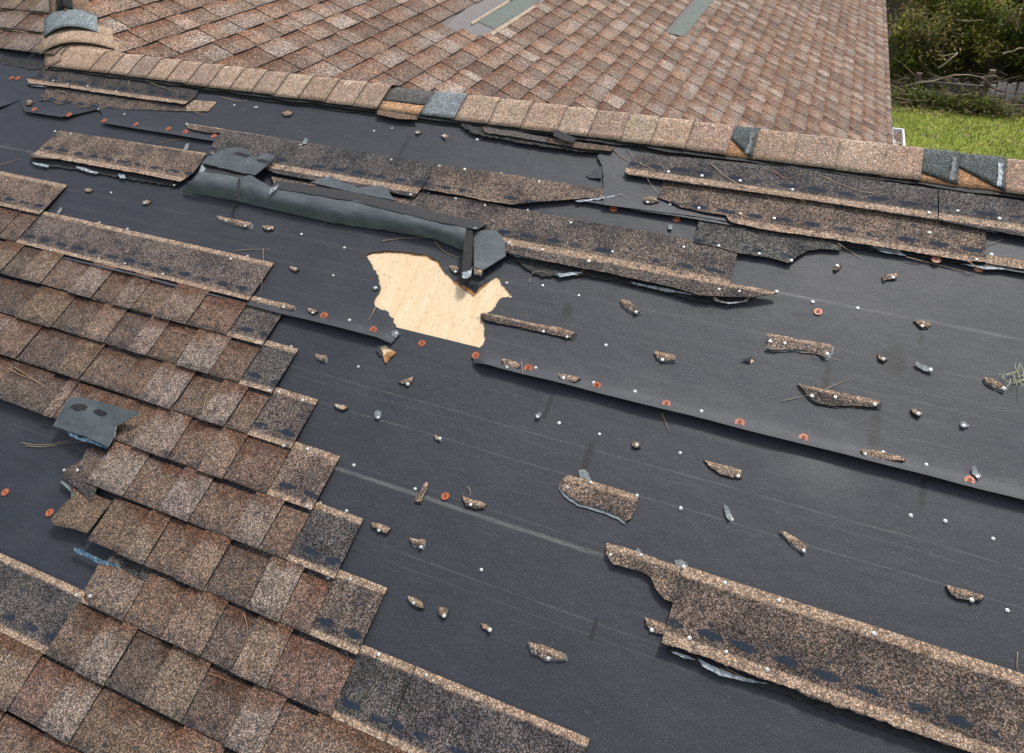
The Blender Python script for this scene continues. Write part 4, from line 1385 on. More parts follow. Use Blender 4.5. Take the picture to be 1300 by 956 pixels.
# pale torn fibre showing under the ragged edges: part of the roof
for pts in ([(96, 211), (108, 213), (118, 217), (126, 219), (122, 221), (110, 218), (98, 214)], [(150, 221), (158, 222), (160, 227), (152, 226)], [(41, 206), (62, 210), (61, 213), (43, 209)], [(34, 105), (52, 108), (60, 111), (40, 109)],
            [(909, 240), (925, 243), (960, 250), (975, 249), (960, 254), (930, 249), (910, 243)], [(1237, 288), (1255, 291), (1280, 293), (1262, 295), (1240, 291)], [(1098, 309), (1140, 318), (1150, 325), (1120, 320)],
            [(886, 260), (915, 267), (940, 270), (913, 271), (890, 265)], [(852, 826), (872, 832), (884, 838), (870, 836), (853, 829)], [(886, 836), (905, 845), (930, 856), (975, 868), (955, 867), (915, 858), (892, 846)],
            [(705, 348), (735, 345), (740, 347), (712, 352)], [(800, 358), (850, 367), (886, 375), (850, 371), (805, 361)], [(905, 381), (925, 384), (950, 382), (925, 386)], [(640, 319), (655, 322), (690, 331), (655, 326)],
            [(730, 255), (760, 251), (790, 247), (770, 252), (735, 257)], [(1220, 335), (1250, 338), (1285, 342), (1250, 342)], [(215, 417), (228, 420), (240, 425), (226, 424)], [(340, 635), (352, 637), (358, 642), (346, 640)]):
    sheet("torn_fringe", rough(flatpoly(pts, .014), .0022, .005, int(pts[0][0])), lambda a, c_: .0150 + .0025 * noise.noise(Vector((a * 90, c_ * 90, 0))), .001, MAT['fibre'], front, reg=False, grid=.008)

SCR = [
 ([(400, 449), (415, 452), (414, 459), (401, 455)], 't', "small square tan shingle scrap on the felt beside the second step of shingles"),
 ([(506, 485), (516, 481), (525, 478), (523, 484), (519, 489), (510, 487)], 't', "wing-shaped shingle scrap with a nail, below the bare wood patch"),
 ([(425, 513), (434, 514), (442, 517), (438, 520), (435, 521), (427, 518)], 't', "pointed tan scrap beside the third step of shingles"),
 ([(476, 523), (480, 521), (484, 523), (483, 530), (479, 533), (476, 530)], 'g', "silvery bent scrap standing on a thin felt line"),
 ([(552, 551), (556, 554), (561, 557), (559, 559), (553, 557)], 't', "tiny pale scrap on the thin felt line in the middle of the roof"),
 ([(541, 612), (543.5, 613), (540, 626), (535, 638), (526, 636), (530, 627)], 't', "narrow upright brown scrap beside the orange cap nail on the lower felt"),
 ([(587, 629), (600, 634), (617, 640), (614, 645), (603, 646), (591, 642)], 't', "half-moon tan scrap just past the orange cap nail on the lower felt"),
 ([(472, 663), (484, 665), (496, 671), (491, 678), (482, 674), (473, 669)], 't', "oblong tan scrap beside the fifth step of shingles"),
 ([(521, 683), (530, 684), (540, 685), (537, 696), (530, 693), (523, 690)], 't', "wedge-shaped tan scrap with a nail at its lower tip, on the lower felt"),
 ([(518, 757), (528, 759), (537, 765.5), (538, 772), (529, 771), (521, 765.5)], 't', "tan oval scrap beside the lowest full step of shingles"),
 ([(557, 770.5), (564, 771), (570, 774), (566, 784), (561, 783), (557, 779)], 't', "round stubby tan scrap with a nail in its lower half"),
 ([(611, 791), (618, 793), (625, 798), (622, 802), (613, 797)], 't', "little dark scrap nailed to the lowest felt, past the stubby round one"),
 ([(671, 815), (690, 819), (718, 831), (719, 837), (694, 838), (675, 828)], 't', "fat tan almond-shaped scrap low on the felt"),
 ([(918.5, 640), (924, 643), (930, 656), (926, 661), (923, 658), (920, 650)], 'g', "grey translucent shard with a nail at its foot"),
 ([(735, 597), (742, 596), (748, 602), (750, 609), (742, 610), (736, 606)], 'g', "grey translucent shard sticking out behind the small torn shingle"),
 ([(819, 784), (832, 788), (849.5, 794), (846, 806), (831, 803), (820, 794)], 't', "stubby tan scrap against the left end of the long lower shingle"),
 ([(831, 446), (842, 448), (857, 451), (858, 458), (846, 459), (834, 455)], 't', "short blunt tan scrap on the felt above the long lap edge"),
 ([(709, 475), (722, 476), (737, 480), (730, 486), (718, 484), (710, 480)], 't', "slim tan scrap lying along the long lap edge"),
 ([(638, 456), (648, 457), (658, 461), (660, 467), (648, 468), (640, 464)], 't', "frayed scrap at the corner where the lap meets the bare wood"),
 ([(613, 397.5), (630, 400), (650, 404.5), (680, 411), (710, 416), (729, 422), (724, 430), (705, 425.5), (680, 420), (650, 413.5), (630, 410), (614, 406)], 't', "long thin torn strip running from the right side of the bare wood"),
 ([(788, 381), (796, 381), (806, 388), (814, 396), (809, 398), (799, 395), (791, 388)], 't', "cigar-shaped scrap on open felt below the long centre strip"),
 ([(894, 584), (905, 587), (925, 592), (942, 597), (941, 606), (929, 606), (915, 602), (901, 593)], 't', "pointed torn strip of shingle below the long lap edge"),
 ([(680, 526), (685, 523), (688, 526), (684, 532), (680, 530)], 'g', "grey shred with a nail at the foot of a dark smear"),
 ([(803, 561), (811, 561), (813, 567), (807, 569), (803, 566)], 't', "tiny curled scrap round a nail on the middle felt"),
 ([(974, 424), (990, 426), (1010, 430), (1035, 434), (1056, 439), (1055, 447), (1048, 455), (1036, 447), (1010, 444), (985, 445), (973, 443)], 't', "bent torn strip with a dark curled underside, high on the right felt"),
 ([(1014, 488), (1030, 491), (1060, 497), (1116, 509), (1114, 517), (1080, 515), (1053, 515), (1035, 511), (1025, 503)], 't', "long spindle-shaped torn strip with three nails on the right felt"),
 ([(1114, 449), (1118, 453), (1127, 455), (1122, 459), (1115, 456)], 't', "tiny scrap just past the bent strip with the curled underside"),
 ([(1161, 460), (1172, 463), (1184, 467), (1182, 473), (1172, 471), (1164, 466)], 'g', "frayed grey-green scrap with a nail at one end"),
 ([(1249, 479), (1260, 481), (1279, 492), (1274, 497), (1262, 493), (1251, 485)], 't', "torn scrap beside the tuft of pale lichen"),
 ([(1156, 519), (1162, 519), (1170, 525), (1166, 529), (1158, 525)], 't', "short dark scrap hugging a nail on the right felt"),
 ([(1220, 534), (1225, 535), (1231, 541), (1224, 544), (1219, 541)], 'g', "wispy tangle of fibre round a nail on the right felt"),
 ([(1093, 571), (1110, 572), (1130, 577), (1148, 581), (1147, 585), (1123, 584), (1115, 586), (1095, 577)], 't', "ragged strip at the foot of the darkest smear, on the lap edge"),
 ([(1233, 594), (1238, 592), (1241, 598), (1246, 605), (1239, 607), (1233, 602)], 'g', "grey shard beside the pink cap nail on the lap edge"),
 ([(1058, 341), (1063, 336), (1069, 336), (1065, 342), (1060, 345)], 't', "tiny scrap below the right cluster of torn strips"),
 ([(1120, 351), (1128, 348), (1139, 347), (1137, 354), (1126, 355), (1121, 358)], 't', "curled brown scrap just under the right cluster of torn strips"),
 ([(1160, 407), (1172, 407), (1182, 411), (1178, 416), (1168, 415)], 't', "small tan wedge at the end of the chalky line"),
 ([(990, 674), (998, 676), (1012, 684), (1024, 693), (1022, 701), (1014, 698), (1003, 689)], 't', "slanting tan cone-shaped scrap on the lower right felt"),
 ([(1201, 743), (1214, 746), (1230, 750), (1248.6, 757), (1243, 763), (1216, 760), (1205, 753)], 't', "leaf-shaped tan scrap above the long lower shingle"),
 ([(333, 287), (340, 286), (348, 288), (347, 292), (336, 292)], 't', "small pale scrap under the folded strip"),
 ([(368, 338), (374, 339), (380, 342), (376, 345), (369, 342)], 't', "tiny whitish scrap beside the end of the long left shingle"),
 ([(358, 384), (366, 386), (375, 389), (373, 394), (365, 394), (356, 392)], 't', "square tan scrap where the left lap meets the first step of shingles"),
 ([(391, 392), (398, 392), (404, 395), (399, 399), (392, 396)], 't', "pinkish curled scrap beside a cap nail on the left lap"),
 ([(570, 338), (577, 337), (583, 341), (582, 347), (573, 344)], 't', "frayed scrap left of the black upright fold, above the bare wood"),
 ([(602, 341), (608, 342), (613, 344), (610, 350), (602, 348)], 't', "frayed scrap right of the black upright fold, above the bare wood"),
 ([(473, 364), (478, 363), (481, 366), (475, 369)], 'g', "tiny grey shred on the left rim of the bare wood"),
 ([(497, 421), (503, 419), (507, 423), (503, 429), (498, 426)], 'g', "grey shred at the lower left corner of the bare wood"),
 ([(181, 256), (187, 254), (192, 256), (188, 260), (182, 259)], 't', "pale little scrap on the felt above the long left shingle"),
 ([(108, 240), (113, 239), (118, 242), (113, 244), (108, 243)], 't', "speck of a scrap on the felt under the left strip"),
 ([(276, 274), (290, 277), (320, 283), (318, 289), (300, 286), (278, 279)], 't', "narrow tan sliver with two nails, under the left end of the folded strip"),
 ([(73, 268), (77, 263), (79, 265), (76, 271), (73, 272)], 'g', "grey shred at the top corner of the long left shingle"),
 ([(358, 143), (364, 141), (372, 143), (368, 147), (361, 147)], 't', "small pale scrap just under the ridge caps"),
 ([(527, 168), (531, 166), (535, 168), (531, 171)], 't', "tiny scrap under the grey ridge cap"),
 ([(560, 172), (565, 170), (571, 173), (566, 177)], 't', "tiny pale scrap under the ridge, past the grey cap"),
 ([(817, 252), (823, 249), (832, 251), (836, 256), (826, 259), (818, 257)], 't', "greyish rounded scrap left of the right cluster"),
 ([(848, 285), (854, 286), (853, 292), (848, 291)], 'g', "small whitish plug below the second cap nail on the upper lap"),
 ([(384, 181), (388, 175), (391, 178), (389, 183), (385, 184)], 'g', "grey shred on the top edge of the centre strip"),
 ([(233, 190), (236, 183), (240, 182), (239, 188), (236, 191)], 'g', "pale blue shard stuck up at the end of the left strip"),
 ([(32, 130), (37, 127), (42, 129), (40, 134), (34, 134)], 't', "pinkish scrap on the torn felt edge at the upper left"),
 ([(856, 712), (864, 710), (871, 714), (874, 721), (865, 722), (858, 718)], 'g', "grey shard at the joint of the long lower shingle"),
 ([(807, 699), (810, 695), (814, 700), (813, 705), (808, 703)], 'g', "tiny grey shard on the top edge of the lower torn strip"),
]
scraps = []
def hpx(x, y):
    h = 0.006
    for _ in range(3):
        U, V = px(x, y, h)
        h = top_h(U, V)
    return U, V, h
for i, (pts, kd, lab) in enumerate(SCR):
    cx = sum(p[0] for p in pts) / len(pts); cy = sum(p[1] for p in pts) / len(pts)
    U, V, h = hpx(cx, cy)
    poly = rough(flatpoly(pts, h + .004), .0018 if kd == 't' else .0025, .005, i + 50)
    v0 = min(p[1] for p in poly)
    cur = random.uniform(.000, .004)
    ext = max(math.dist(p, (U, V)) for p in poly)
    f = lambda a, c_, h=h, U=U, V=V, cur=cur, ext=ext, i=i: h + .005 + cur * (math.dist((a, c_), (U, V)) / ext) ** 2 + .0015 * noise.noise(Vector((a * 60, c_ * 60, i)))
    if kd == 't':
        o = sheet("shingle_scrap", poly, f, .0030, MAT['head'], None, tint=vary((.15, .115, .09), .1), v0=v0 - .006, u0=0, edge=MAT['asph'], grid=.008)
        # torn dark underlayer peeping out
        q = rough([(U + (a - U) * 1.06 + .001, V + (c_ - V) * 1.06 + .0025) for a, c_ in flatpoly(pts, h + .004)], .003, .006, i + 9)
        sheet("torn_underlayer", q, lambda a, c_, h=h: h + .0022, .002, MAT['asph'] if i % 4 else MAT['cloth'], o, reg=False, grid=.015)
    else:
        o = sheet("fibre_scrap", poly, f, .0012, MAT['cloth'], None, grid=.006, edge=MAT['fibre'])
    tag(o, lab, "shingle scrap" if kd == 't' else "fibre scrap", "torn scraps left on the felt")
o3 = sheet("torn_shingle_piece", rough(flatpoly([(721, 603), (740, 607), (811, 629), (807, 645), (801, 658), (794, 662), (786, 655), (768, 647), (750, 642), (735, 638), (722, 629), (712, 620), (711, 611)], .01), .0018, .008, 77),
           lambda a, c_: .0095 + .003 * noise.noise(Vector((a * 20, c_ * 20, 0))), .0045, MAT['head'], None, tint=TANH, v0=px(760, 613, .01)[1] - .001, u0=.5, edge=MAT['asph'], grid=.02)
tag(o3, "hand-sized torn piece of shingle alone in the middle of the lower felt", "torn shingle", "torn scraps left on the felt")
sheet("torn_underlayer", rough(flatpoly([(710, 612), (715, 616), (735, 636), (768, 646), (787, 655), (795, 661), (793, 665), (784, 659), (766, 651), (748, 646), (732, 641), (716, 630), (709, 620)], .01), .002, .005, 7), lambda a, c_: .0062, .002, MAT['cloth'], o3, reg=False, grid=.015)

sheet("torn_wood_skin", rough(flatpoly([(487, 452), (491, 447), (497, 446), (503, 447), (500, 451), (495, 454), (491, 461), (488, 460)], .008), .0015, .005, 4), lambda a, c_: .0085, .001, MAT['plystain'], front, reg=False, grid=.01)
sheet("torn_felt_flap", rough(flatpoly([(480, 438), (484, 443), (487, 450), (483, 452), (478, 445)], .008), .0012, .005, 4), lambda a, c_: .009, .001, MAT['felt'], front, reg=False, grid=.01)
sheet("torn_felt_flap", rough(flatpoly([(940, 457), (954, 453), (953, 460), (948, 459)], .008), .0012, .005, 4), lambda a, c_: .009, .001, MAT['fold'], front, reg=False, grid=.01)

# ------------------------------------------------------------------ nails
NAILPX = [((0, 0), [(270, 408), (342, 425), (443, 437), (588, 462), (1185, 533), (1290, 543), (278, 665), (358, 678), (272, 790), (380, 817), (498, 553), (630, 578), (945, 628)]),
 ((325, 0), [(5, 543), (597, 663), (688, 650), (815, 672), (950, 690), (1118, 707), (225, 733), (685, 808), (928, 840), (1055, 857), (1240, 878), (137, 845), (305, 887)]),
 ((650, 0), [(790, 870), (960, 890), (1153, 915), (137, 920)]),
 ((0, 200), [(210, 272), (390, 315), (503, 330), (645, 362), (1167, 513), (1252, 500), (257, 470), (382, 495), (500, 512), (632, 537), (823, 590), (562, 178), (1240, 347), (1145, 320), (730, 232), (888, 148)]),
 ((325, 200), [(782, 188), (872, 180), (1010, 207), (1158, 242), (230, 388), (447, 457), (391, 597), (1268, 635), (1008, 578), (1112, 587), (605, 660), (473, 823), (710, 890), (140, 757), (290, 790), (1278, 432), (65, 362), (200, 562), (18, 718)]),
 ((650, 200), [(78, 267), (297, 330), (153, 467), (388, 525), (868, 453), (508, 477), (1045, 447), (1250, 487), (1047, 667), (1150, 677), (155, 648), (338, 698), (627, 782), (685, 227), (800, 237), (945, 257), (1155, 285), (475, 950), (278, 908), (158, 880)]),
 ((975, 200), [(123, 163), (815, 280), (960, 270), (1170, 310), (30, 308), (117, 522), (817, 380), (1130, 492), (1055, 517), (350, 548), (632, 607), (38, 697), (226, 731), (453, 763), (780, 853), (10, 930), (85, 940)]),
 ((0, 420), [(392, 706), (325, 705)]),
 ((325, 420), [(20, 62), (178, 80), (70, 303), (115, 308), (235, 352), (148, 588), (262, 598), (518, 182), (768, 270), (410, 380), (617, 440), (930, 545), (495, 680), (805, 800), (1085, 880), (260, 888), (325, 872), (458, 912), (1270, 185)]),
 ((650, 420), [(120, 187), (413, 263), (622, 308), (760, 147), (958, 407), (128, 435), (238, 467), (442, 523), (630, 577), (850, 618), (1143, 735), (853, 898), (397, 766), (280, 792), (632, 833), (1110, 955), (260, 240)]),
 ((975, 420), [(300, 118), (583, 142), (822, 198), (222, 330), (340, 336), (540, 373), (1192, 292), (760, 420), (990, 480), (492, 624), (582, 615), (800, 677), (1055, 743), (722, 935)]),
 ((0, 630), [(387, 500), (457, 505)]),
 ((325, 630), [(622, 173), (835, 257), (367, 412), (477, 420), (1140, 372), (797, 540), (952, 605), (1183, 677), (620, 800), (862, 905)]),
 ((650, 630), [(497, 297), (652, 297), (868, 358), (1077, 438), (707, 678), (897, 718), (1083, 787), (1290, 877), (184, 820)]),
 ((975, 630), [(896, 126), (1138, 215), (180, 275), (57, 527), (537, 695), (1030, 525), (1210, 578)])]


def disc(r, th, seg=10, dome=.3, hole=0):
    vs = [(math.cos(2 * math.pi * i / seg) * r, math.sin(2 * math.pi * i / seg) * r, 0) for i in range(seg)]
    vs += [(math.cos(2 * math.pi * i / seg) * r * .92, math.sin(2 * math.pi * i / seg) * r * .92, th * .7) for i in range(seg)]
    vs.append((0, 0, th * (1 + dome)))
    fs = [(i, (i + 1) % seg, (i + 1) % seg + seg, i + seg) for i in range(seg)] + [(i + seg, (i + 1) % seg + seg, 2 * seg) for i in range(seg)]
    return vs, fs


vs, fs = disc(.0049, .0020)
nail_me = bpy.data.meshes.new("nail"); nail_me.from_pydata(vs, [], fs); nail_me.materials.append(MAT['nail'])
def ringed(r, mat):
    seg = 16
    prof = [(r, 0), (r * .96, .0022), (r * .55, .0016), (r * .46, .0034), (r * .34, .0034), (r * .28, .0018)]
    vs = []; fs = []; fm = []
    for (rr_, z) in prof:
        vs += [(math.cos(2 * math.pi * i / seg) * rr_, math.sin(2 * math.pi * i / seg) * rr_, z) for i in range(seg)]
    for k in range(len(prof) - 1):
        for i in range(seg):
            fs.append((k * seg + i, k * seg + (i + 1) % seg, (k + 1) * seg + (i + 1) % seg, (k + 1) * seg + i)); fm.append(0)
    vs.append((0, 0, .0026)); c_ = len(vs) - 1
    for i in range(seg):
        fs.append(((len(prof) - 1) * seg + i, (len(prof) - 1) * seg + (i + 1) % seg, c_)); fm.append(1)
    me = bpy.data.meshes.new("cap_nail"); me.from_pydata(vs, [], fs); me.materials.append(mat); me.materials.append(MAT['rust']); me.polygons.foreach_set("material_index", fm)
    return me


cap_a = ringed(.0125, MAT['orange']); cap_b = ringed(.0125, MAT['orange2'])
RN = Matrix((EX, UP, N1)).transposed().to_quaternion()


def stamp(name, me, x, y, parent, dz=0.0, sc=1.0, tilt=.12):
    U, V, h = hpx(x, y)
    P = W(U, V, h + dz)
    o = bpy.data.objects.new(name, me)
    COL.objects.link(o)
    o.rotation_mode = 'QUATERNION'
    from mathutils import Euler
    o.rotation_quaternion = RN @ Euler((jit(tilt), jit(tilt), random.uniform(0, 6))).to_quaternion()
    o.scale = (sc, sc, sc)
    link(o, P, parent)
    return o


for (ox, oy), L in NAILPX:
    for zx, zy in L:
        stamp("nail", nail_me, ox + zx * .2510, oy + zy * .2510, front, .0006, random.uniform(.85, 1.12))
CAPPX = [(15, 99.5), (23, 99.5), (44, 139), (88, 146), (132.6, 153.6), (173, 158), (214, 164), (236, 167.6), (271.6, 173), (411.6, 401), (474, 419), (536, 436), (604, 451.4), (565.5, 630), (671, 467.7), (758, 489.5), (846, 513), (939, 537),
         (1020, 556), (1230.5, 610), (779, 265.7), (859, 279), (1038.5, 396), (1242, 341), (1187, 332), (7, 625), (63.5, 651)]
for i, (x, y) in enumerate(CAPPX):
    stamp("cap_nail", cap_b if x > 830 and y > 320 else cap_a, x, y, front, .0008, random.uniform(.92, 1.08), .06)

# ------------------------------------------------------------------ pine needles and twigs
def tube(name, pts3, r, mat, parent=None, taper=True, seg=5):
    vs = []; fs = []
    n = len(pts3)
    for i, P in enumerate(pts3):
        d = (pts3[min(i + 1, n - 1)] - pts3[max(i - 1, 0)]).normalized()
        a = d.cross(Vector((.3, .2, 1))).normalized(); b_ = d.cross(a)
        rr_ = r * (1 - .7 * i / (n - 1)) if taper else r
        for k in range(seg):
            t = 2 * math.pi * k / seg
            vs.append(P + (a * math.cos(t) + b_ * math.sin(t)) * rr_)
    for i in range(n - 1):
        for k in range(seg):
            fs.append((i * seg + k, i * seg + (k + 1) % seg, (i + 1) * seg + (k + 1) % seg, (i + 1) * seg + k))
    fs += [tuple(range(seg - 1, -1, -1)), tuple(range((n - 1) * seg, n * seg))]
    return put(name, vs, fs, mat, parent, uvs=[(v.x, v.y) for v in vs], smooth=True)


NEED = [
 ([(164, 102), (163, 108)], 0, "short pine needle stub under the ridge, on the dark upper left strip"),
 ([(188, 104), (205, 110), (226, 117)], 0, "pine needle lying along the dark upper left strip"),
 ([(72, 114), (80, 117), (95, 121)], 0, "pine needle crossing the tuft on the upper left strip"),
 ([(75, 116), (82, 116), (86, 123)], 0, "forked pine needle on the upper left strip"),
 ([(280, 123), (296, 127), (312, 128), (314, 122)], 0, "hooked pine needle on the felt just under the ridge"),
 ([(306, 141), (313, 137)], 0, "very short pine needle on the felt under the ridge"),
 ([(247, 142), (263, 147)], 0, "short pine needle below the small square torn piece"),
 ([(182, 180), (200, 173)], 1, "pine needle between the two upper left strips, nearer the tabs"),
 ([(202, 182), (220, 178), (240, 177)], 1, "pine needle lying beside the pale blue shard"),
 ([(0, 209), (12, 206), (26, 201)], 0, "pale straw at the left edge of the bare felt"),
 ([(41, 387), (50, 399), (64, 411)], 0, "pine needle on the tabs of the left slope, slanting down"),
 ([(11, 468), (26, 476), (42, 482), (55, 490)], 0, "pine needle over the dark gap shingle at the far left"),
 ([(18, 466), (36, 477), (57, 490)], 0, "second pine needle over the dark gap shingle at the far left"),
 ([(26, 562), (50, 565), (75, 562), (97, 556)], 0, "upper one of two long needles lying from the left gap to the flipped flap"),
 ([(32, 566), (58, 567), (85, 562), (108, 561)], 0, "lower one of two long needles lying from the left gap to the flipped flap"),
 ([(112, 561), (130, 566), (148, 575)], 1, "reddish needle poking out below the flipped dark flap"),
 ([(271, 490), (262, 504), (257, 527)], 0, "curved pine needle on a grey-brown tab of the stepped shingles"),
 ([(199, 534), (191, 545)], 0, "short thick orange needle beside the flipped dark flap"),
 ([(217, 419), (232, 423), (250, 429)], 0, "straight needle tucked under a tab of the left slope"),
 ([(310, 780), (314, 797), (313, 812), (307, 826)], 1, "crooked twig near the bottom of the stepped shingles"),
 ([(264, 855), (278, 859), (293, 866)], 1, "reddish needle at the very bottom of the stepped shingles"),
 ([(334, 316), (334.5, 330)], 0, "upright pine needle above the end of the long left shingle"),
 ([(299, 318), (320, 316.5), (343, 316.5)], 0, "level pine needle above the end of the long left shingle"),
 ([(333, 351), (331, 375)], 1, "upright needle below the end of the long left shingle"),
 ([(408, 286), (417, 281)], 0, "short straw under the folded strip"),
 ([(476, 391), (470, 403), (465, 408)], 0, "short needle at the left rim of the bare wood"),
 ([(484, 306), (505, 303), (520, 302), (537, 302)], 0, "long straw from the felt to the folded strip"),
 ([(552, 306), (562, 318), (574, 324), (586, 328)], 0, "curved straw below the right end of the folded strip"),
 ([(672, 359), (675, 348), (684, 344), (700, 348)], 0, "arched stem under the centre strip"),
 ([(732, 350), (740, 343)], 0, "short straw sticking out of the centre strip"),
 ([(906, 378), (922, 385), (940, 384), (952, 377)], 0, "arched straw under the tail of the centre strip"),
 ([(779, 189), (788, 198), (802, 206)], 1, "needle dropping from the ridge beside the right cluster"),
 ([(796, 189), (804, 200)], 0, "short needle at the corner of the right cluster"),
 ([(822, 227), (829, 238), (837, 246)], 0, "needle leaning against the right cluster's second strip"),
 ([(812, 208), (822, 211), (832, 218)], 0, "short straw lying on the dark strip of the right cluster"),
 ([(902, 207), (920, 223), (945, 237), (975, 243), (1000, 246), (1024, 257)], 0, "longest curved stem, trailing down from the torn ridge cap"),
 ([(981, 216), (990, 222), (998, 227), (1012, 222), (1022, 221)], 1, "kinked stem under the pale ridge caps"),
 ([(1045, 224), (1070, 235), (1100, 244), (1129, 246)], 0, "long pale stem below the pale ridge caps"),
 ([(1064, 309), (1078, 318), (1095, 328)], 0, "needle dropping out of the right cluster onto the felt"),
 ([(1150, 326), (1190, 336), (1239, 348)], 0, "long straight straw under the right cluster"),
 ([(1228, 331), (1240, 339), (1247, 346)], 0, "short straw beside the hidden cap nail"),
 ([(1254, 311), (1275, 303)], 0, "pale stick in the nook of the right cluster"),
 ([(1015, 447), (1038, 449), (1065, 457)], 0, "straw under the bent torn strip"),
 ([(993, 509), (1010, 505), (1024, 502)], 0, "left half of the needle crossing the spindle-shaped strip"),
 ([(1046, 495), (1062, 488), (1076, 482)], 0, "right half of the needle crossing the spindle-shaped strip"),
 ([(840, 524), (845, 536), (851, 550)], 0, "pine needle hanging below the long lap edge"),
 ([(662, 459), (664, 476)], 0, "tiny pale stem beside the first cap nail past the wood"),
 ([(594, 618), (597, 624), (596, 631)], 0, "hooked pale stem above the half-moon scrap"),
 ([(1292, 828), (1291, 845), (1293, 852)], 0, "upright straw at the far end of the long lower shingle"),
 ([(914, 848), (930, 856), (945, 864)], 0, "straw under the lower edge of the long lower shingle"),
 ([(922, 848), (940, 858), (958, 866)], 0, "second straw under the lower edge of the long lower shingle"),
]
for pts, kd, lab in NEED:
    sp = []
    n = 3 * len(pts)
    for i in range(n + 1):                      # Catmull-Rom through the traced points
        t = i / n * (len(pts) - 1); k = min(int(t), len(pts) - 2); f = t - k
        p0, p1, p2, p3 = pts[max(k - 1, 0)], pts[k], pts[k + 1], pts[min(k + 2, len(pts) - 1)]
        q = [0.5 * ((2 * p1[d]) + (-p0[d] + p2[d]) * f + (2 * p0[d] - 5 * p1[d] + 4 * p2[d] - p3[d]) * f * f + (-p0[d] + 3 * p1[d] - 3 * p2[d] + p3[d]) * f ** 3) for d in (0, 1)]
        sp.append(q)
    hs_ = [hpx(*q)[2] for q in sp]
    hm = [max(hs_[max(0, i - 1):i + 2]) for i in range(len(sp))]
    P3 = []
    for q, h in zip(sp, hm):
        U, V = px(q[0], q[1], h + .003)
        P3.append(W(U, V, h + .003))
    o = tube("pine_needle", P3, .0011 if math.dist(pts[0], pts[-1]) > 12 else .0009, MAT['needle2'] if kd else MAT['needle'], seg=4)
    tag(o, lab, "pine needle", "pine needles and straws scattered on the roof")
# lichen tuft
vs = []; fs = []
U, V, h = hpx(1291, 481)
for k in range(26):
    P = W(U + jit(.02), V + jit(.02), h + .004)
    d = Vector((jit(1), jit(1), jit(.6))).normalized()
    pts3 = []
    for i in range(7):
        pts3.append(P.copy()); P = P + d * .007; d = (d + Vector((jit(.6), jit(.6), jit(.4)))).normalized()
        if (P - O1).dot(N1) < h + .003: P = P + N1 * .004
    o_ = len(vs)
    for i, Q in enumerate(pts3):
        a = Vector((.0008, 0, 0)); b_ = Vector((0, .0006, .0008))
        vs += [Q - a, Q + b_, Q + a]
    for i in range(6):
        for j in range(3):
            fs.append((o_ + i * 3 + j, o_ + i * 3 + (j + 1) % 3, o_ + i * 3 + 3 + (j + 1) % 3, o_ + i * 3 + 3 + j))
tag(put("lichen_tuft", vs, fs, MAT['lichen']), "pale yellow-green tuft of stringy lichen on the right felt", "lichen")

# ------------------------------------------------------------------ yard beyond the house
def gpt(x, y, z=0.0):
    d = ray(x, y)
    return CAM + d * ((z - CAMZ) / d.z)


def leaf_mat(name, cols):
    mt, nt, b = new_mat(name); g = G(nt)
    at = g.n("VertexColor", layer_name="tint").outputs[0]
    nt.links.new(at, b.inputs["Base Color"])
    b.inputs["Roughness"].default_value = 0.6
    b.inputs["Specular IOR Level"].default_value = 0.3
    tr_ = g.n("BsdfTranslucent"); nt.links.new(at, tr_.inputs[0])
    mx = g.n("MixShader"); mx.inputs[0].default_value = .5
    nt.links.new(b.outputs[0], mx.inputs[1]); nt.links.new(tr_.outputs[0], mx.inputs[2])
    nt.links.new(mx.outputs[0], nt.nodes["Material Output"].inputs[0])
    return mt


LEAF = leaf_mat("leaf", None)
MAT['bark'] = plain("grey_brown_bark", (0.16, 0.12, 0.09), .9, 0, .4, 30)
MAT['dead'] = plain("bleached_dead_branch", (0.36, 0.28, 0.19), .8, 0, .3, 30)
MAT['board'] = plain("weathered_grey_board", (0.15, 0.135, 0.115), .9, 0, .35, 14)
MAT['board2'] = plain("pale_weathered_board", (0.30, 0.285, 0.27), .9, 0, .3, 14)


def foliage(name, c0, rad, n, pal, parent, ls=.06, clumps=40):
    vs = []; fs = []; tt = []
    cl = []
    for i in range(clumps):
        d = Vector((random.gauss(0, 1), random.gauss(0, 1), random.gauss(0, .9)))
        d.normalize(); d *= random.uniform(.35, 1.0)
        cl.append((Vector((d.x * rad[0], d.y * rad[1], d.z * rad[2])), random.uniform(.18, .42), random.choice(pal), random.uniform(.6, 1.25)))
    for i in range(n):
        c_, r_, col, k = random.choice(cl)
        p = Vector(c0) + c_ + Vector((random.gauss(0, 1), random.gauss(0, 1), random.gauss(0, .8))) * r_ * .6
        if p.z < 0.02: p.z = random.uniform(.02, .3)
        a = Vector((jit(1), jit(1), jit(.8))).normalized() * ls * random.uniform(.6, 1.5)
        b_ = a.cross(Vector((jit(1), jit(1), 1))).normalized() * ls * random.uniform(.25, .5)
        o_ = len(vs)
        vs += [p - a, p + b_, p + a, p - b_]; fs.append((o_, o_ + 1, o_ + 2, o_ + 3))
        t = k * random.uniform(.8, 1.7)
        tt += [(col[0] * t, col[1] * t, col[2] * t)] * 4
    return put(name, vs, fs, LEAF, parent, uvs=[(v.x, v.y) for v in vs], tints=tt)


def branch3(P, d, L, k=7, wob=.25, g_=0.0):
    pts = [P.copy()]
    for i in range(k):
        P = P + d * (L / k); pts.append(P.copy())
        d = (d + Vector((jit(wob), jit(wob), jit(wob) - g_))).normalized()
    return pts


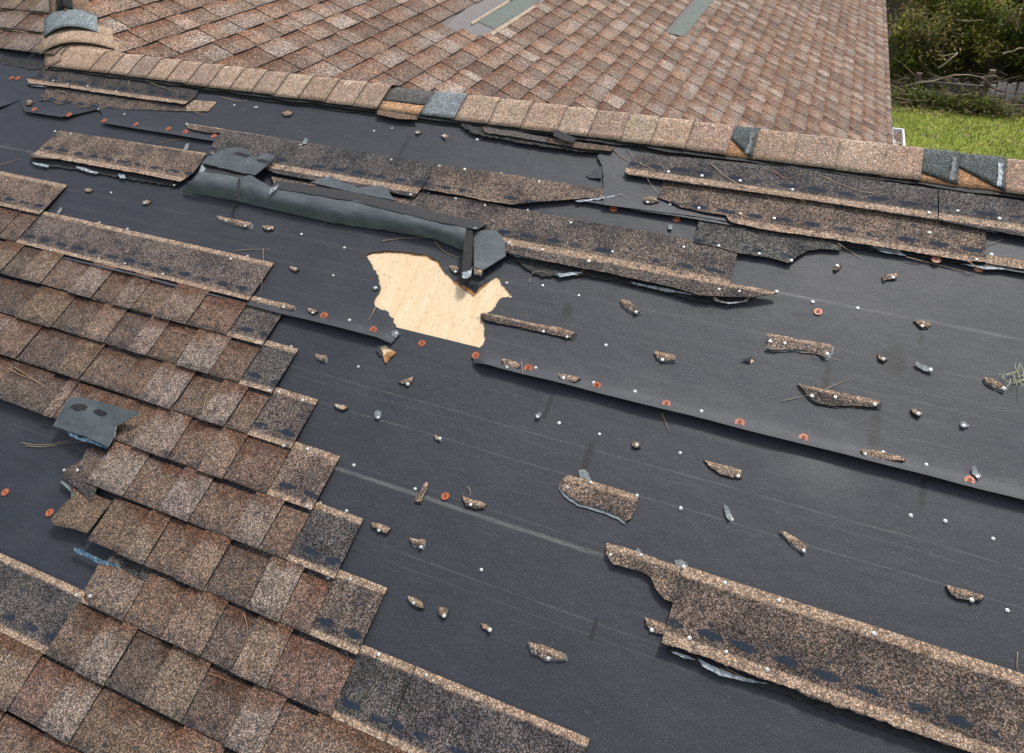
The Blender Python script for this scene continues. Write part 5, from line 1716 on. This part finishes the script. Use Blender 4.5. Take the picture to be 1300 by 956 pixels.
PG = [(0.085, 0.115, 0.016), (0.13, 0.165, 0.022), (0.27, 0.28, 0.035), (0.055, 0.075, 0.014), (0.17, 0.14, 0.05), (0.24, 0.19, 0.09)]
PY = [(0.34, 0.34, 0.04), (0.22, 0.25, 0.03), (0.26, 0.22, 0.07), (0.09, 0.12, 0.018), (0.30, 0.27, 0.08)]
SHR = [
 ((2.15, 18.9), 0.95, PG, "low dark shrub right behind the roof edge, nearest the end of the eave"),
 ((3.15, 19.5), 1.15, PY, "yellow-green shrub behind the left end of the fallen board fence"),
 ((4.25, 19.6), 1.1, PG, "tangled green shrub just behind the fence post"),
 ((5.35, 19.7), 1.2, PY, "pale green shrub at the right end of the board fence"),
 ((6.5, 20.0), 1.3, PG, "dark shrub past the right end of the board fence"),
 ((2.6, 21.4), 1.7, PY, "yellow-green bush above the roof edge at the top of the photo"),
 ((4.0, 21.9), 1.7, PG, "tall dark bush laced with bare branches behind the fence"),
 ((5.6, 21.9), 1.8, PY, "tall bright green bush in the top corner"),
 ((7.4, 22.5), 2.0, PG, "tall dark green bush beyond the corner of the photo"),
 ((2.9, 24.6), 2.6, PG, "tall dark bush farthest back beside the roof end"),
 ((5.2, 25.0), 2.8, PG, "tall dark bush farthest back in the top corner"),
 ((8.0, 25.5), 2.8, PY, "tall light green bush at the back, past the corner"),
 ((4.0, 29.5), 3.8, PG, "large dark tree crown behind all the bushes"),
 ((8.5, 30.0), 3.8, PY, "large light tree crown behind all the bushes, past the corner"),
]
for (x, y), r_, pal, lab in SHR:
    z0 = max(0.0, min(1.6, (y - 18.5) * 0.25)) - .05
    sh = empty("shrub" if r_ < 3 else "tree", (x, y, z0))
    tag(sh, lab, "shrub" if r_ < 3 else "tree", "thicket beyond the lawn")
    for k in range(5 if r_ < 3 else 2):
        d = Vector((jit(.6), jit(.6), 1)).normalized()
        tube("stem" if r_ < 3 else "trunk", branch3(Vector((x + jit(.2), y + jit(.2), z0)), d, r_ * 1.5), .03 if r_ < 3 else .12, MAT['bark'], sh)
    foliage("crown", (x, y, z0 + r_ * .7), (r_ * .85, r_ * .7, r_ * .85), int(7000 * (r_ / 1.3) ** 1.2), pal, sh, ls=.055 if r_ < 2 else .075, clumps=int(60 * r_ / 1.2))

# bare branches lying over the thicket
BR = [([(1105 + 48, 60), (1180, 72), (1215, 80)], "thin bare branch low in the thicket beside the roof"), ([(1190, 88), (1213, 69), (1216, 68), (1190, 70)], "bleached branch bent like an elbow above the fence"),
      ([(1215, 26), (1236, 28), (1252, 26), (1258, 12), (1264, 8)], "pale hooked branch high in the thicket"), ([(1273, 69), (1300, 61), (1315, 57)], "straight pale branch leaving the photo above the fence"),
      ([(1150, 108), (1180, 103), (1215, 96), (1265, 97)], "long fallen branch lying along the top of the fence"), ([(1246, 98), (1262, 112), (1285, 118), (1310, 123)], "dark fallen limb across the right end of the fence"),
      ([(1185, 20), (1205, 40), (1235, 44)], "thin dead branch arching in the middle of the thicket"), ([(1296, 12), (1291, 28), (1298, 44)], "pair of dry curved stems in the top corner"),
      ([(1140, 122), (1170, 119), (1210, 124), (1235, 118)], "crooked dead stick on the ground before the fence"), ([(1128, 50), (1134, 30), (1138, 22)], "leaning stub of a pale trunk right at the roof edge")]
for pts, lab in BR:
    y_ = 17.6 if 'fence' in lab or 'ground' in lab or 'fallen' in lab else 19.0
    P3 = []
    for i in range(9):
        t = i / 8 * (len(pts) - 1); k = min(int(t), len(pts) - 2); f = t - k
        x = pts[k][0] * (1 - f) + pts[k + 1][0] * f; y = pts[k][1] * (1 - f) + pts[k + 1][1] * f
        d = ray(x, y); P = CAM + d * ((y_ + jit(.12)) / d.y)
        P3.append(P + Vector((0, 0, jit(.03))))
    o = tube("dead_branch", P3, .055 if 'trunk' in lab else .03 if 'fallen' in lab else .022, MAT['dead'] if 'dark' not in lab else MAT['bark'], seg=6)
    tag(o, lab, "branch", "bare branches in the thicket")

# board fence, low, broken and half buried
fy = 17.9
pA = gpt(1158, 122); pB = gpt(1243, 131); pC = gpt(1330, 138)
fe = empty("board_fence", (pB.x, pB.y, 0))
tag(fe, "low broken fence of weathered grey boards half buried in brush behind the lawn", "fence")
def boards(P, Q, hgt, n, mat, lean):
    dx = (Q - P)
    for i in range(n):
        if random.random() < .12: continue
        a = P + dx * (i / n); b_ = P + dx * ((i + .86) / n)
        h_ = hgt * random.uniform(.78, 1.05)
        nn = Vector((-(b_ - a).y, (b_ - a).x, 0)).normalized() * .012
        le = Vector((jit(.03), lean + jit(.03), 0))
        top1 = Vector((0, 0, h_)) + le; top2 = Vector((0, 0, h_ + jit(.03))) + le
        vs = [a - nn, b_ - nn, b_ + nn, a + nn, a - nn + top1, b_ - nn + top2, b_ + nn + top2, a + nn + top1]
        put("plank", vs, [(0, 1, 5, 4), (1, 2, 6, 5), (2, 3, 7, 6), (3, 0, 4, 7), (4, 5, 6, 7), (3, 2, 1, 0)], mat, fe)
boards(pA, pB, .42, 13, MAT['board'], .15)
boards(pB + Vector((.08, 0, 0)), pC, .40, 13, MAT['board2'], .25)
def post(P, h_, w=.055):
    vs = [(P.x + sx * w, P.y + sy * w, z) for z in (0, h_) for sx, sy in ((-1, -1), (1, -1), (1, 1), (-1, 1))]
    put("post", vs, [(0, 1, 5, 4), (1, 2, 6, 5), (2, 3, 7, 6), (3, 0, 4, 7), (4, 5, 6, 7)], MAT['bark'], fe)
post(pB + Vector((0, -.08, 0)), .72); post(pA, .5); post(pC, .6)
for z in (.12, .34):
    P3 = [pA + Vector((0, -.05, z)), pB + Vector((0, -.05, z + .02))]
    tube("rail", P3, .03, MAT['board'], fe, taper=False)

# brushwood: a heap of dry sticks and straw over and around the fence
def stick(vs, fs, tt):
    x = random.uniform(1.6, 7.5); y = random.gauss(17.95 + (x - 3) * .12, .42)
    p = Vector((x, y, random.uniform(.03, .5) * random.random() + .03))
    d = Vector((random.gauss(0, 1), random.gauss(0, .5), random.gauss(0, .28))).normalized()
    L = random.uniform(.15, .75); w = random.uniform(.004, .011)
    c_ = vary(random.choice([(.30, .22, .13), (.22, .15, .09), (.38, .30, .20), (.12, .085, .055)]), .15)
    q = p; n_ = 4
    o_ = len(vs)
    for i in range(n_ + 1):
        k = 1 - .6 * i / n_
        vs += [q + Vector((0, w * k, -w * k)), q + Vector((0, -w * k, 0)), q + Vector((0, w * k, w * k))]
        tt += [c_] * 3
        q = q + d * (L / n_); d = (d + Vector((jit(.25), jit(.25), jit(.25)))).normalized()
        q.z = max(q.z, .02)
    for i in range(n_):
        for j in range(3):
            fs.append((o_ + i * 3 + j, o_ + i * 3 + (j + 1) % 3, o_ + i * 3 + 3 + (j + 1) % 3, o_ + i * 3 + 3 + j))


BRUSH = True
# litter at the foot of the fence
def scatter(name, n, gen, kind="stuff"):
    vs = []; fs = []; tt = []
    for i in range(n):
        gen(vs, fs, tt)
    return put(name, vs, fs, LEAF, None, uvs=[(v[0], v[1]) for v in vs], tints=tt, kind=kind)


def lit(vs, fs, tt):
    x = random.uniform(1.3, 8.5); y = random.gauss(17.55 + (x - 3) * .15, .35)
    p = Vector((x, y, random.uniform(.01, .10) + max(0, (y - 18.4) * .3)))
    a = Vector((jit(1), jit(1), jit(.5))).normalized() * random.uniform(.03, .12); b_ = a.cross(Vector((jit(.5), jit(.5), 1))).normalized() * random.uniform(.008, .025)
    o_ = len(vs); vs += [p - a, p + b_, p + a, p - b_]; fs.append((o_, o_ + 1, o_ + 2, o_ + 3))
    c_ = random.choice([(.20, .13, .07), (.28, .20, .12), (.12, .08, .05), (.33, .26, .17), (.09, .12, .02)])
    tt += [vary(c_, .2)] * 4


scatter("leaf_litter", 7000, lit)
scatter("brushwood", 900, stick)


def blade(vs, fs, tt):
    while True:
        x = random.uniform(1.2, 8.0); y = random.uniform(7.5, 17.6)
        if x > .08 * y: break
    z = 0.05 * noise.noise(Vector((x * .3, y * .3, 0)))
    h_ = random.uniform(.03, .085) * (1.6 if y > 17.1 else 1)
    a = random.uniform(0, 6.3); w = .006
    dx, dy = math.cos(a) * w, math.sin(a) * w
    lx_, ly_ = jit(.05), jit(.05)
    o_ = len(vs)
    vs += [Vector((x - dx, y - dy, z)), Vector((x + dx, y + dy, z)), Vector((x + lx_, y + ly_, z + h_))]
    fs.append((o_, o_ + 1, o_ + 2))
    k = .75 + .5 * noise.noise(Vector((x * 1.3, y * 1.3, 0))) + jit(.2)
    c_ = random.choice([(.22, .30, .03), (.29, .35, .04), (.33, .31, .07), (.13, .20, .02), (.24, .19, .08)])
    tt += [(c_[0] * k, c_[1] * k, c_[2] * k)] * 3


scatter("grass", 52000, blade)


def weed(vs, fs, tt):
    cx_, cy_, s_ = random.choice([(2.3, 17.3, .35), (3.4, 17.2, .3), (4.9, 17.9, .35), (5.6, 18.1, .4), (6.4, 18.2, .4), (2.0, 18.2, .5)])
    p = Vector((cx_ + random.gauss(0, s_), cy_ + random.gauss(0, s_ * .4), abs(random.gauss(0, .14)) + .02))
    a = Vector((jit(1), jit(1), jit(1))).normalized() * random.uniform(.03, .07); b_ = a.cross(Vector((jit(.5), jit(.5), 1))).normalized() * .018
    o_ = len(vs); vs += [p - a, p + b_, p + a, p - b_]; fs.append((o_, o_ + 1, o_ + 2, o_ + 3))
    tt += [vary(random.choice([(.10, .15, .02), (.16, .20, .03), (.06, .09, .015), (.22, .22, .06)]), .25)] * 4


scatter("weeds", 7000, weed)
